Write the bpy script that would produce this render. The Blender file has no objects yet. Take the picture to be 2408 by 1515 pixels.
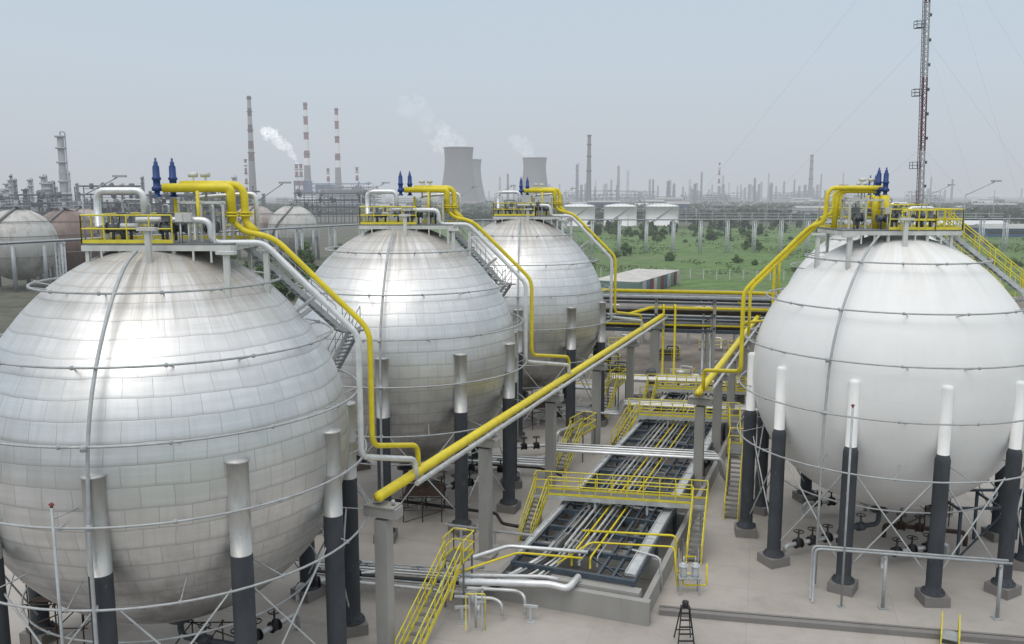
import bpy, math, random
from mathutils import Vector, Matrix, noise
random.seed(11)
sc=bpy.context.scene; COL=sc.collection
V=Vector
# ------------------------------------------------------------------ materials
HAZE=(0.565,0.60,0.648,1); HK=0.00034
def nn(nt,t,**kw):
    n=nt.nodes.new(t)
    for k,v in kw.items(): setattr(n,k,v)
    return n
def math_(nt,op,a,b=None,clamp=False):
    n=nn(nt,'ShaderNodeMath',operation=op,use_clamp=clamp)
    for i,x in enumerate((a,b)):
        if x is None: continue
        if isinstance(x,(int,float)): n.inputs[i].default_value=x
        else: nt.links.new(x,n.inputs[i])
    return n.outputs[0]
def mixc(nt,f,a,b,bt='MIX'):
    n=nn(nt,'ShaderNodeMix',data_type='RGBA',blend_type=bt)
    for i,x in ((0,f),(6,a),(7,b)):
        if isinstance(x,(int,float)): n.inputs[i].default_value=x
        elif isinstance(x,(tuple,list)): n.inputs[i].default_value=tuple(x[:3])+(1,)
        else: nt.links.new(x,n.inputs[i])
    return n.outputs[2]
def ramp(nt,src,p):
    n=nn(nt,'ShaderNodeValToRGB'); e=n.color_ramp.elements
    while len(e)<len(p): e.new(0.5)
    for i,(pos,c) in enumerate(p):
        e[i].position=pos; e[i].color=(c,c,c,1) if isinstance(c,(int,float)) else tuple(c[:3])+(1,)
    nt.links.new(src,n.inputs[0]); return n.outputs[0]
def base(name):
    m=bpy.data.materials.new(name); m.use_nodes=True; nt=m.node_tree; nt.nodes.clear()
    out=nn(nt,'ShaderNodeOutputMaterial'); p=nn(nt,'ShaderNodeBsdfPrincipled')
    nt.links.new(p.outputs[0],out.inputs[0]); g=nn(nt,'ShaderNodeNewGeometry')
    return m,nt,out,p,g.outputs['Position']
def scaled(nt,vec,s):
    n=nn(nt,'ShaderNodeMapping'); n.inputs['Scale'].default_value=s; nt.links.new(vec,n.inputs[0]); return n.outputs[0]
def noise_(nt,vec,scale,detail=5,rough=.6):
    n=nn(nt,'ShaderNodeTexNoise'); n.inputs['Scale'].default_value=scale; n.inputs['Detail'].default_value=detail
    n.inputs['Roughness'].default_value=rough; nt.links.new(vec,n.inputs['Vector']); return n.outputs[0]
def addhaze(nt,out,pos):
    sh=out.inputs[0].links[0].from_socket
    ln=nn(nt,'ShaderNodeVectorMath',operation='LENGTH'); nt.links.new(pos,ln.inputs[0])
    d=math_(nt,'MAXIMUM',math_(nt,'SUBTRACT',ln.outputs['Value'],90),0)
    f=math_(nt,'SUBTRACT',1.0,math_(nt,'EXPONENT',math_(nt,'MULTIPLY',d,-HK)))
    em=nn(nt,'ShaderNodeEmission'); em.inputs[0].default_value=HAZE  # aerial haze painted in as a glow, growing with distance from origin
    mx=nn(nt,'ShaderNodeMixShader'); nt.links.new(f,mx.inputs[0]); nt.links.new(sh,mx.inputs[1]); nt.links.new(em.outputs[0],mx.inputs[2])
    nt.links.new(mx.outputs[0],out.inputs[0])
def bump_(nt,p,h,strength=.3,dist=.02):
    b=nn(nt,'ShaderNodeBump'); b.inputs['Strength'].default_value=strength; b.inputs['Distance'].default_value=dist
    nt.links.new(h,b.inputs['Height']); nt.links.new(b.outputs[0],p.inputs['Normal'])
def mat(name,c,rough=.6,metal=0,var=.3,scale=1.2,far=False,bump=0,rust=None,rustamt=.6,streak=1.0):
    m,nt,out,p,pos=base(name)
    v=scaled(nt,pos,(1,1,streak)) if streak!=1 else pos
    n=noise_(nt,v,scale)
    r=ramp(nt,n,((.28,0),(.72,1)))
    col=mixc(nt,r,[x*(1-var) for x in c],[min(1,x*(1+var*.45)) for x in c])
    if rust:
        n2=noise_(nt,v,scale*2.3,8,.7); r2=ramp(nt,n2,((rustamt,0),(rustamt+.12,1)))
        col=mixc(nt,r2,col,rust)
    nt.links.new(col,p.inputs['Base Color']); p.inputs['Metallic'].default_value=metal
    rr=math_(nt,'ADD',math_(nt,'MULTIPLY',n,.25),rough-.12,True); nt.links.new(rr,p.inputs['Roughness'])
    if bump: bump_(nt,p,noise_(nt,pos,scale*12,4),bump,.02)
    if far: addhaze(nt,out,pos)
    return m
YEL=mat('yellow_paint',(.70,.57,.022),.45,0,.18,2.5,rust=(.50,.40,.06),rustamt=.64)
YRAIL=mat('yellow_rail_paint',(.72,.62,.06),.5,0,.2,3)
BLUE=mat('blue_valve_paint',(.012,.05,.20),.45,0,.3,4)
DARK=mat('fireproof_grey',(.05,.057,.067),.85,0,.35,1.6,bump=.35,rust=(.14,.13,.12),rustamt=.62,streak=.4)
STEELB=mat('steel_blue_grey',(.055,.075,.10),.5,0,.3,2)
GALV=mat('galvanised',(.40,.42,.43),.55,.25,.25,2.5,rust=(.25,.2,.16),rustamt=.68)
GALVL=mat('galvanised_light',(.50,.52,.53),.55,.2,.25,2)
GRATE=mat('grey_grating',(.19,.195,.20),.7,.2,.3,3)
WHITEP=mat('white_paint',(.60,.61,.59),.5,0,.25,1.5,rust=(.35,.28,.2),rustamt=.64,streak=.3)
WCLEAN=mat('white_sleeve',(.80,.80,.79),.5,0,.12,1.5,rust=(.6,.57,.5),rustamt=.62,streak=.2)
ALU=mat('aluminium_cladding',(.74,.75,.76),.42,.5,.18,2.2)
ALUY=mat('weathered_pipe_cladding',(.58,.59,.59),.48,.5,.3,1.6,rust=(.38,.36,.33),rustamt=.62)
ALUD=mat('dull_grey_pipe',(.36,.37,.375),.5,.35,.3,1.5)
ALUS=mat('aluminium_sleeve',(.50,.50,.49),.48,.65,.3,1.2,streak=.25,rust=(.32,.29,.25),rustamt=.56)
BROWN=mat('rusty_scaffold',(.09,.06,.045),.8,.1,.4,3)
REDP=mat('red_primer',(.22,.05,.04),.6,0,.3,3)
BLACK=mat('black_steel',(.02,.02,.022),.6,0,.3,3)
RUBBLE=mat('grey_machine',(.12,.13,.14),.6,.2,.4,2)
def concrete_mat(name,c,joints=None,var=.2,dirt=.5):
    m,nt,out,p,pos=base(name)
    n1=noise_(nt,pos,.10,5,.6); n2=noise_(nt,pos,1.1,7,.7); n3=noise_(nt,scaled(nt,pos,(1,1,.2)),.45,8,.76)
    col=mixc(nt,ramp(nt,n1,((.3,0),(.7,1))),[x*(1-var) for x in c],[x*1.08 for x in c])
    col=mixc(nt,ramp(nt,n2,((.35,0),(.7,.55))),col,[c[0]*.84,c[1]*.82,c[2]*.80])
    col=mixc(nt,ramp(nt,n3,((.50,0),(.70,dirt))),col,[x*.58 for x in c])
    if joints:
        n4=noise_(nt,pos,.05,3,.5)
        col=mixc(nt,ramp(nt,n4,((.45,0),(.6,.5))),col,[c[0]*1.06,c[1]*1.07,c[2]*1.08])
        rot=nn(nt,'ShaderNodeMapping'); rot.inputs['Rotation'].default_value=(0,0,math.radians(16)); nt.links.new(pos,rot.inputs[0])
        b=nn(nt,'ShaderNodeTexBrick'); b.offset=0; nt.links.new(rot.outputs[0],b.inputs['Vector'])
        b.inputs['Scale'].default_value=1; b.inputs['Brick Width'].default_value=joints; b.inputs['Row Height'].default_value=joints
        b.inputs['Mortar Size'].default_value=.018; b.inputs['Mortar Smooth'].default_value=.5
        b.inputs['Color1'].default_value=(1,1,1,1); b.inputs['Color2'].default_value=(.94,.935,.93,1); b.inputs['Mortar'].default_value=(.80,.78,.76,1)
        col=mixc(nt,1.0,col,b.outputs[0],'MULTIPLY')
        # dusty footprints around wheel tracks
        w=nn(nt,'ShaderNodeTexNoise'); w.inputs['Scale'].default_value=1; w.inputs['Detail'].default_value=5; nt.links.new(scaled(nt,rot.outputs[0],(.08,1.6,1)),w.inputs['Vector'])
        col=mixc(nt,ramp(nt,w.outputs[0],((.56,0),(.72,.35))),col,[c[0]*.72,c[1]*.70,c[2]*.68])
    nt.links.new(col,p.inputs['Base Color']); p.inputs['Roughness'].default_value=.85
    bump_(nt,p,noise_(nt,pos,9,6,.7),.3,.02)
    return m
YARD=concrete_mat('yard_concrete',(.405,.375,.345),7,.16,.5)
CONC=concrete_mat('cast_concrete',(.34,.335,.32))
CONCD=concrete_mat('old_concrete',(.22,.21,.20))
def silver_shell():
    m,nt,out,p,pos=base('aluminium_panel_shell')
    uv=nn(nt,'ShaderNodeUVMap').outputs[0]
    vec0=scaled(nt,uv,(50,31,1))
    wob=nn(nt,'ShaderNodeTexNoise'); wob.inputs['Scale'].default_value=.35; nt.links.new(vec0,wob.inputs['Vector'])
    av=nn(nt,'ShaderNodeVectorMath',operation='MULTIPLY_ADD'); nt.links.new(wob.outputs['Color'],av.inputs[0]); av.inputs[1].default_value=(.3,.3,0); nt.links.new(vec0,av.inputs[2]); vec=av.outputs[0]
    b=nn(nt,'ShaderNodeTexBrick'); nt.links.new(vec,b.inputs['Vector'])
    for k,v in (('Scale',1),('Brick Width',1.2),('Row Height',1),('Mortar Size',.018),('Mortar Smooth',.3)): b.inputs[k].default_value=v
    b.inputs['Color1'].default_value=(.66,.665,.67,1); b.inputs['Color2'].default_value=(.76,.765,.77,1); b.inputs['Mortar'].default_value=(.47,.47,.465,1)
    st=noise_(nt,scaled(nt,uv,(120,5,1)),1,6,.66)
    st2=noise_(nt,scaled(nt,uv,(22,3,1)),1,7,.7)
    big=noise_(nt,pos,.30,7,.66)
    sv=nn(nt,'ShaderNodeSeparateXYZ'); nt.links.new(vec,sv.inputs[0])
    fr=math_(nt,'FRACT',sv.outputs[1]); lap=ramp(nt,fr,((0,1),(.05,.55),(.16,0),(1,0)))
    band=noise_(nt,scaled(nt,uv,(5,62,1)),1,3,.6)
    col=mixc(nt,ramp(nt,band,((.35,.45),(.62,0))),b.outputs[0],(.54,.54,.535))
    col=mixc(nt,math_(nt,'MULTIPLY',lap,.55),col,(.38,.375,.37))
    col=mixc(nt,ramp(nt,st,((.34,.32),(.54,0))),col,(.52,.515,.50))
    col=mixc(nt,ramp(nt,st2,((.56,0),(.72,.4))),col,(.50,.49,.465))
    col=mixc(nt,ramp(nt,big,((.50,0),(.66,.4))),col,(.54,.53,.51))
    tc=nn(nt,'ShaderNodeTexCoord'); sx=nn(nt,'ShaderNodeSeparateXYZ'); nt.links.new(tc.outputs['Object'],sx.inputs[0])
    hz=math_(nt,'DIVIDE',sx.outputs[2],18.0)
    top=ramp(nt,hz,((.82,0),(.99,.9)))
    f=math_(nt,'MULTIPLY',top,ramp(nt,noise_(nt,scaled(nt,uv,(70,2.0,1)),1,6,.72),((.38,0),(.6,1))))
    col=mixc(nt,f,col,(.34,.30,.245))
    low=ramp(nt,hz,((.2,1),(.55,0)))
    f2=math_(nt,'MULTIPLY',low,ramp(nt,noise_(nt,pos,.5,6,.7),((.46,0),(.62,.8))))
    col=mixc(nt,f2,col,(.27,.26,.25))  # dark smudges painted low on the shell, standing in for reflections
    nt.links.new(col,p.inputs['Base Color']) 
    nt.links.new(math_(nt,'SUBTRACT',.80,math_(nt,'MULTIPLY',f,.5)),p.inputs['Metallic'])
    r=math_(nt,'ADD',math_(nt,'MULTIPLY',big,.28),.24); r=math_(nt,'ADD',r,math_(nt,'MULTIPLY',st,.08)); nt.links.new(math_(nt,'ADD',r,math_(nt,'MULTIPLY',f,.3)),p.inputs['Roughness'])
    h=math_(nt,'ADD',math_(nt,'MULTIPLY',b.outputs['Fac'],-.5),math_(nt,'MULTIPLY',noise_(nt,vec,.8,3,.5),1.3))
    h=math_(nt,'SUBTRACT',h,math_(nt,'MULTIPLY',lap,.6))
    bump_(nt,p,h,.26,.03)
    return m
SHELL=silver_shell()
def white_shell(name,c,stain,amt,far=False):
    m,nt,out,p,pos=base(name)
    tc=nn(nt,'ShaderNodeTexCoord'); sx=nn(nt,'ShaderNodeSeparateXYZ'); nt.links.new(tc.outputs['Object'],sx.inputs[0])
    uv=nn(nt,'ShaderNodeUVMap').outputs[0]
    st=noise_(nt,scaled(nt,uv,(70,3,1)),1,6,.65); big=noise_(nt,pos,.5,6,.65)
    top=ramp(nt,math_(nt,'DIVIDE',sx.outputs[2],18.0),((.80,.05 if not far else .2),(.99,1)))
    f=math_(nt,'MULTIPLY',top,ramp(nt,st,((.42,0),(.66,amt))))
    col=mixc(nt,ramp(nt,big,((.35,0),(.7,1))),[x*.94 for x in c],c)
    b=nn(nt,'ShaderNodeTexBrick'); nt.links.new(scaled(nt,uv,(26,12,1)),b.inputs['Vector'])
    for k,v in (('Scale',1),('Brick Width',1),('Row Height',1),('Mortar Size',.006),('Mortar Smooth',.5)): b.inputs[k].default_value=v
    b.inputs['Color1'].default_value=(1,1,1,1); b.inputs['Color2'].default_value=(.98,.98,.98,1); b.inputs['Mortar'].default_value=(.93,.93,.92,1)
    col=mixc(nt,1.0,col,b.outputs[0],'MULTIPLY')
    col=mixc(nt,f,col,stain)
    if far: col=mixc(nt,ramp(nt,noise_(nt,scaled(nt,pos,(1,1,.3)),.5,7,.75),((.48,0),(.62,.7))),col,stain)
    nt.links.new(col,p.inputs['Base Color']); p.inputs['Roughness'].default_value=.45
    bump_(nt,p,noise_(nt,pos,1.2,3),.08,.03)
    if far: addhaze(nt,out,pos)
    return m
WSHELL=white_shell('white_painted_shell',(.79,.79,.79),(.50,.46,.38),.5)
OLDW=white_shell('old_white_shell',(.52,.52,.50),(.28,.25,.22),.8,True)
OLDR=white_shell('old_rusty_shell',(.22,.16,.14),(.12,.08,.065),.8,True)
OLDP=white_shell('old_pinkish_shell',(.42,.37,.355),(.24,.16,.13),.8,True)
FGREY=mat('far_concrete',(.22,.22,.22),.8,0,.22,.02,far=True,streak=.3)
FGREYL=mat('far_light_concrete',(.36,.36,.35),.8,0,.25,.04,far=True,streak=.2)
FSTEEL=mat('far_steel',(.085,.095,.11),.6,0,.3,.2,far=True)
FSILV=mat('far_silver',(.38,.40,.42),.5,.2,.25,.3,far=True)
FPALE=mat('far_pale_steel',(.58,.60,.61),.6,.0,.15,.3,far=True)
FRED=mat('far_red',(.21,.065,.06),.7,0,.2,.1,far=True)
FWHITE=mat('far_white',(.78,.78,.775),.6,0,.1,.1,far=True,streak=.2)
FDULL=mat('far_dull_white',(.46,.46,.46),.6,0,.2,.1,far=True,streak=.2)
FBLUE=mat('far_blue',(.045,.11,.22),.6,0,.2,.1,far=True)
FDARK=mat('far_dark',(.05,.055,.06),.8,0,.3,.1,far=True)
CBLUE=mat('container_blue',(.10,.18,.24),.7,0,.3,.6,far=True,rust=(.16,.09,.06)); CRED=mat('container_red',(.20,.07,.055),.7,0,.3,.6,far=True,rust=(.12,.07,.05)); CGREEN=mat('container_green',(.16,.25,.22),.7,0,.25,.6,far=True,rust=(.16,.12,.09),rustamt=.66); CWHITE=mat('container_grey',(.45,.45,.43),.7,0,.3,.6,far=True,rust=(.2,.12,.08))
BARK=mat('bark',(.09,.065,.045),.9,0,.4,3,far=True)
def leaf(name,a,b):
    m,nt,out,p,pos=base(name)
    n=noise_(nt,pos,.55,5,.7); col=mixc(nt,ramp(nt,n,((.35,0),(.68,1))),a,b)
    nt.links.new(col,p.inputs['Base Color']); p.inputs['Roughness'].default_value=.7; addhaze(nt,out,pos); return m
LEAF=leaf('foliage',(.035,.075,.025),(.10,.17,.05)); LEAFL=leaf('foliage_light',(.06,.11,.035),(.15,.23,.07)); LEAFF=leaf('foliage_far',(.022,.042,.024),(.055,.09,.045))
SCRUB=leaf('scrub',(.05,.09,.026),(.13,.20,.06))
# ------------------------------------------------------------------ mesh builder
class MB:
    def __init__(s): s.v=[]; s.f=[]; s.m=[]; s.sm=[]; s.uv=None
    def add(s,vs,fs,mi=0,sm=False):
        o=len(s.v); s.v+= [V(x) for x in vs]
        for f in fs: s.f.append([o+i for i in f]); s.m.append(mi); s.sm.append(sm)
    def box(s,c,sz,rz=0,mi=0):
        x,y,z=[k/2 for k in sz]; R=Matrix.Rotation(rz,3,'Z'); c=V(c)
        vs=[c+R@V((a,b,d)) for a in(-x,x) for b in(-y,y) for d in(-z,z)]
        s.add(vs,[(0,1,3,2),(4,6,7,5),(0,4,5,1),(2,3,7,6),(0,2,6,4),(1,5,7,3)],mi)
    def beam(s,p,q,w,h=None,mi=0):
        p,q=V(p),V(q); h=h or w; d=(q-p).normalized()
        up=V((0,0,1)) if abs(d.z)<.99 else V((0,1,0))
        x=d.cross(up).normalized(); y=x.cross(d).normalized()
        vs=[a+x*i*w/2+y*j*h/2 for a in(p,q) for i in(-1,1) for j in(-1,1)]
        s.add(vs,[(0,1,3,2),(4,6,7,5),(0,4,5,1),(2,3,7,6),(0,2,6,4),(1,5,7,3)],mi)
    def cyl(s,p,q,r,r2=None,seg=12,mi=0,cap=True):
        p,q=V(p),V(q); r2=r if r2 is None else r2; d=(q-p).normalized()
        up=V((0,0,1)) if abs(d.z)<.9 else V((1,0,0)); x=d.cross(up).normalized(); y=d.cross(x)
        vs=[]
        for c,rr in((p,r),(q,r2)):
            for i in range(seg):
                a=2*math.pi*i/seg; vs.append(c+x*math.cos(a)*rr+y*math.sin(a)*rr)
        o=len(s.v); s.add(vs,[(i,(i+1)%seg,seg+(i+1)%seg,seg+i) for i in range(seg)],mi,True)
        if cap:
            s.f.append([o+i for i in range(seg)][::-1]); s.m.append(mi); s.sm.append(False)
            s.f.append([o+seg+i for i in range(seg)]); s.m.append(mi); s.sm.append(False)
    def tube(s,pts,r,seg=10,fillet=.35,mi=0,closed=False,cap=True):
        pts=[V(p) for p in pts]; path=[]
        n=len(pts)
        if closed: path=pts
        else:
            path=[pts[0]]
            for i in range(1,n-1):
                p=pts[i]; a=pts[i-1]-p; b=pts[i+1]-p; t=min(fillet,.45*a.length,.45*b.length)
                if t<1e-4 or a.normalized().dot(b.normalized())<-.999: path.append(p); continue
                A=p+a.normalized()*t; B=p+b.normalized()*t
                for k in range(6):
                    u=k/5; path.append(A*(1-u)**2+p*2*u*(1-u)+B*u*u)
            path.append(pts[-1])
        m=len(path); tan=[]
        for i in range(m):
            if closed: d=path[(i+1)%m]-path[i-1]
            else: d=path[min(i+1,m-1)]-path[max(i-1,0)]
            tan.append(d.normalized())
        up=V((0,0,1)) if abs(tan[0].z)<.9 else V((1,0,0)); x=tan[0].cross(up).normalized(); vs=[]
        for i in range(m):
            x=(x-tan[i]*x.dot(tan[i])).normalized(); y=tan[i].cross(x)
            for k in range(seg):
                a=2*math.pi*k/seg; vs.append(path[i]+(x*math.cos(a)+y*math.sin(a))*r)
        fs=[]
        for i in range(m if closed else m-1):
            j=(i+1)%m
            for k in range(seg): fs.append((i*seg+k,i*seg+(k+1)%seg,j*seg+(k+1)%seg,j*seg+k))
        o=len(s.v); s.add(vs,fs,mi,True)
        if not closed and cap:
            for st in(0,(m-1)*seg): s.f.append([o+st+k for k in range(seg)]); s.m.append(mi); s.sm.append(False)
    def ring(s,c,R,r,n=64,seg=6,mi=0):
        s.tube([V(c)+V((R*math.cos(2*math.pi*i/n),R*math.sin(2*math.pi*i/n),0)) for i in range(n)],r,seg,0,mi,True)
    def lathe(s,prof,seg=32,c=(0,0,0),mi=0,sm=True,mis=None):
        c=V(c); vs=[]
        for r,z in prof:
            for k in range(seg):
                a=2*math.pi*k/seg; vs.append(c+V((r*math.cos(a),r*math.sin(a),z)))
        o=len(s.v)
        s.v+=vs
        for i in range(len(prof)-1):
            for k in range(seg):
                s.f.append([o+i*seg+k,o+i*seg+(k+1)%seg,o+(i+1)*seg+(k+1)%seg,o+(i+1)*seg+k]); s.m.append(mis[i] if mis else mi); s.sm.append(sm)
        for st in(0,len(prof)-1):
            if prof[st][0]>.01: s.f.append([o+st*seg+k for k in range(seg)]); s.m.append(mis[min(st,len(prof)-2)] if mis else mi); s.sm.append(False)
    def rail(s,pts,h=1.1,r=.032,gap=1.1,mi=0,toe=True):
        pts=[V(p) for p in pts]
        for a,b in zip(pts[:-1],pts[1:]):
            L=(b-a).length; n=max(1,round(L/gap))
            for i in range(n+1):
                p=a.lerp(b,i/n); s.cyl(p,p+V((0,0,h)),r,seg=5,mi=mi,cap=False)
            for k in(1,.52): s.cyl(a+V((0,0,h*k)),b+V((0,0,h*k)),r,seg=5,mi=mi,cap=False)
            if toe: s.beam(a+V((0,0,.08)),b+V((0,0,.08)),.02,.14,mi=mi)
    def mesh(s,name,mats,off=V((0,0,0))):
        me=bpy.data.meshes.new(name); me.from_pydata([v-off for v in s.v],[],s.f)
        for m in (mats if isinstance(mats,(list,tuple)) else [mats]): me.materials.append(m)
        me.polygons.foreach_set('material_index',s.m); me.polygons.foreach_set('use_smooth',s.sm); me.update()
        return me
ORG={}
def tag(o,label,cat,group=None):
    o["label"]=label; o["category"]=cat
    if group: o["group"]=group
    return o
def thing(name,mb,mats,label=None,cat=None,group=None,kind=None):
    xs=[v.x for v in mb.v]; ys=[v.y for v in mb.v]; zs=[v.z for v in mb.v]
    off=V(((min(xs)+max(xs))/2,(min(ys)+max(ys))/2,min(zs)))
    o=bpy.data.objects.new(name,mb.mesh(name,mats,off)); o.location=off; COL.objects.link(o); ORG[o.name]=off
    if label: tag(o,label,cat,group)
    if kind: o["kind"]=kind
    return o
def root(name,loc,label,cat,group=None,rz=0):
    o=bpy.data.objects.new(name,None); o.location=loc; o.rotation_euler=(0,0,rz); o.empty_display_size=.5; COL.objects.link(o)
    ORG[o.name]=V(loc); return tag(o,label,cat,group)
def part(name,mb,mats,parent,world=False,label=None):
    off=ORG[parent.name] if world else V((0,0,0))
    o=bpy.data.objects.new(name,mb.mesh(name,mats,off)); o.parent=parent; COL.objects.link(o); ORG[o.name]=ORG[parent.name]
    if label: o["label"]=label
    return o
def clone(src,loc,rz=0,s=1,extra=None):
    c=src.copy(); c.location=loc; c.rotation_euler=(0,0,rz); c.scale=(s,s,s) if not isinstance(s,tuple) else s
    COL.objects.link(c)
    for ch in src.children:
        k=ch.copy(); k.parent=c; COL.objects.link(k)
    return c
E=V((.3616,.9323,0)); N=V((.9323,-.3616,0)); T=V((.983,-.184,0)); O=V((3.2,42,0))
def F(a,c,z=0): return O+E*a+N*c+V((0,0,z))
# ------------------------------------------------------------------ ground
def sheet(name,poly,z,m):
    mb=MB(); mb.add([(x,y,z) for x,y in poly],[tuple(range(len(poly)))]); return thing(name,mb,m,kind='structure')
def ground_mat():
    m,nt,out,p,pos=base('grass_and_earth')
    n1=noise_(nt,pos,.02,8,.65); n2=noise_(nt,pos,.22,8,.75); n3=noise_(nt,pos,.006,4,.6)
    g=mixc(nt,ramp(nt,n2,((.38,0),(.62,1))),(.055,.105,.025),(.12,.205,.05))
    d=mixc(nt,ramp(nt,n2,((.3,0),(.7,1))),(.12,.11,.07),(.19,.185,.125))
    f=ramp(nt,n1,((.55,0),(.66,.7)))
    col=mixc(nt,f,g,d)
    col=mixc(nt,ramp(nt,n3,((.52,0),(.64,.5))),col,(.065,.095,.035))
    sx=nn(nt,'ShaderNodeSeparateXYZ'); nt.links.new(pos,sx.inputs[0])
    farf=ramp(nt,math_(nt,'DIVIDE',math_(nt,'ADD',sx.outputs[1],math_(nt,'MULTIPLY',n1,120)),1000),((.54,0),(.64,.85)))
    col=mixc(nt,farf,col,mixc(nt,ramp(nt,n1,((.4,0),(.6,1))),(.04,.06,.03),(.11,.10,.085)))
    w=math_(nt,'ADD',sx.outputs[0],math_(nt,'MULTIPLY',sx.outputs[1],.12))
    w=math_(nt,'ADD',w,math_(nt,'MULTIPLY',n1,30))
    fl=math_(nt,'SUBTRACT',1.0,math_(nt,'MULTIPLY',math_(nt,'ADD',w,15),.03,True),True)
    col=mixc(nt,fl,col,mixc(nt,ramp(nt,n2,((.35,0),(.65,1))),(.06,.065,.045),(.13,.125,.10)))
    nt.links.new(col,p.inputs['Base Color']); p.inputs['Roughness'].default_value=.9
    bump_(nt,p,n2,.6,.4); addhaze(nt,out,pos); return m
sheet('ground',[(-6000,-300),(6000,-300),(6000,9000),(-6000,9000)],0,ground_mat())
GRAV=mat('gravel_earth',(.20,.175,.15),.9,0,.45,.4,bump=.4)
sheet('gravel_ground',[(-60,90),(90,60),(112,172),(-35,200)],.004,GRAV)
sheet('yard_pavement',[(-75,2),(75,2),(86,70),(-48,113)],.008,YARD)
# ------------------------------------------------------------------ storage spheres
CZ=10.2; SR=7.5
def sphere_mb(r,cz,bulge=0,nu=96,nv=64,ang=50):
    mb=MB(); vs=[]; uvs=[]
    for j in range(nv+1):
        th=math.pi*j/nv
        rr=r+bulge*max(0,1-th/math.radians(ang))**1.15
        for i in range(nu+1):
            ph=2*math.pi*i/nu
            vs.append((rr*math.sin(th)*math.cos(ph),rr*math.sin(th)*math.sin(ph),cz+rr*math.cos(th))); uvs.append((i/nu,1-j/nv))
    fs=[]
    for j in range(nv):
        for i in range(nu):
            a=j*(nu+1)+i; fs.append((a,a+nu+1,a+nu+2,a+1))
    mb.add(vs,fs,0,True); mb.uv=uvs; return mb
def shell_part(root_,m,r,cz,bulge=0,nu=96,nv=64):
    mb=sphere_mb(r,cz,bulge,nu,nv); o=part('shell',mb,m,root_)
    l=o.data.uv_layers.new(name='UVMap')
    for lp in o.data.loops: l.data[lp.index].uv=mb.uv[lp.vertex_index]
    return o
def pol(r,az,z): return V((r*math.cos(math.radians(az)),r*math.sin(math.radians(az)),z))
def stair(mb_s,mb_r,p,q,w,gap=.9,rise=.21,nrail=2,rr=.032):
    p,q=V(p),V(q); h=V((q.x-p.x,q.y-p.y,0)).normalized(); sd=h.cross(V((0,0,1)))*(w/2)
    for s in(-1,1): mb_s.beam(p+sd*s,q+sd*s,.05,.22,mi=0)
    n=max(2,int(abs(p.z-q.z)/rise))
    for i in range(1,n):
        c=p.lerp(q,i/n); mb_s.beam(c-sd*.96,c+sd*.96,.26,.035,mi=1)
    for s in(-1,1)[:nrail]:
        a,b=p+sd*s,q+sd*s; k=max(2,int((b-a).length/gap))
        for i in range(k+1):
            c=a.lerp(b,i/k); mb_r.cyl(c,c+V((0,0,1.05)),rr,seg=5,cap=False)
        for hh in(1.05,.55): mb_r.cyl(a+V((0,0,hh)),b+V((0,0,hh)),rr,seg=5,cap=False)
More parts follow.
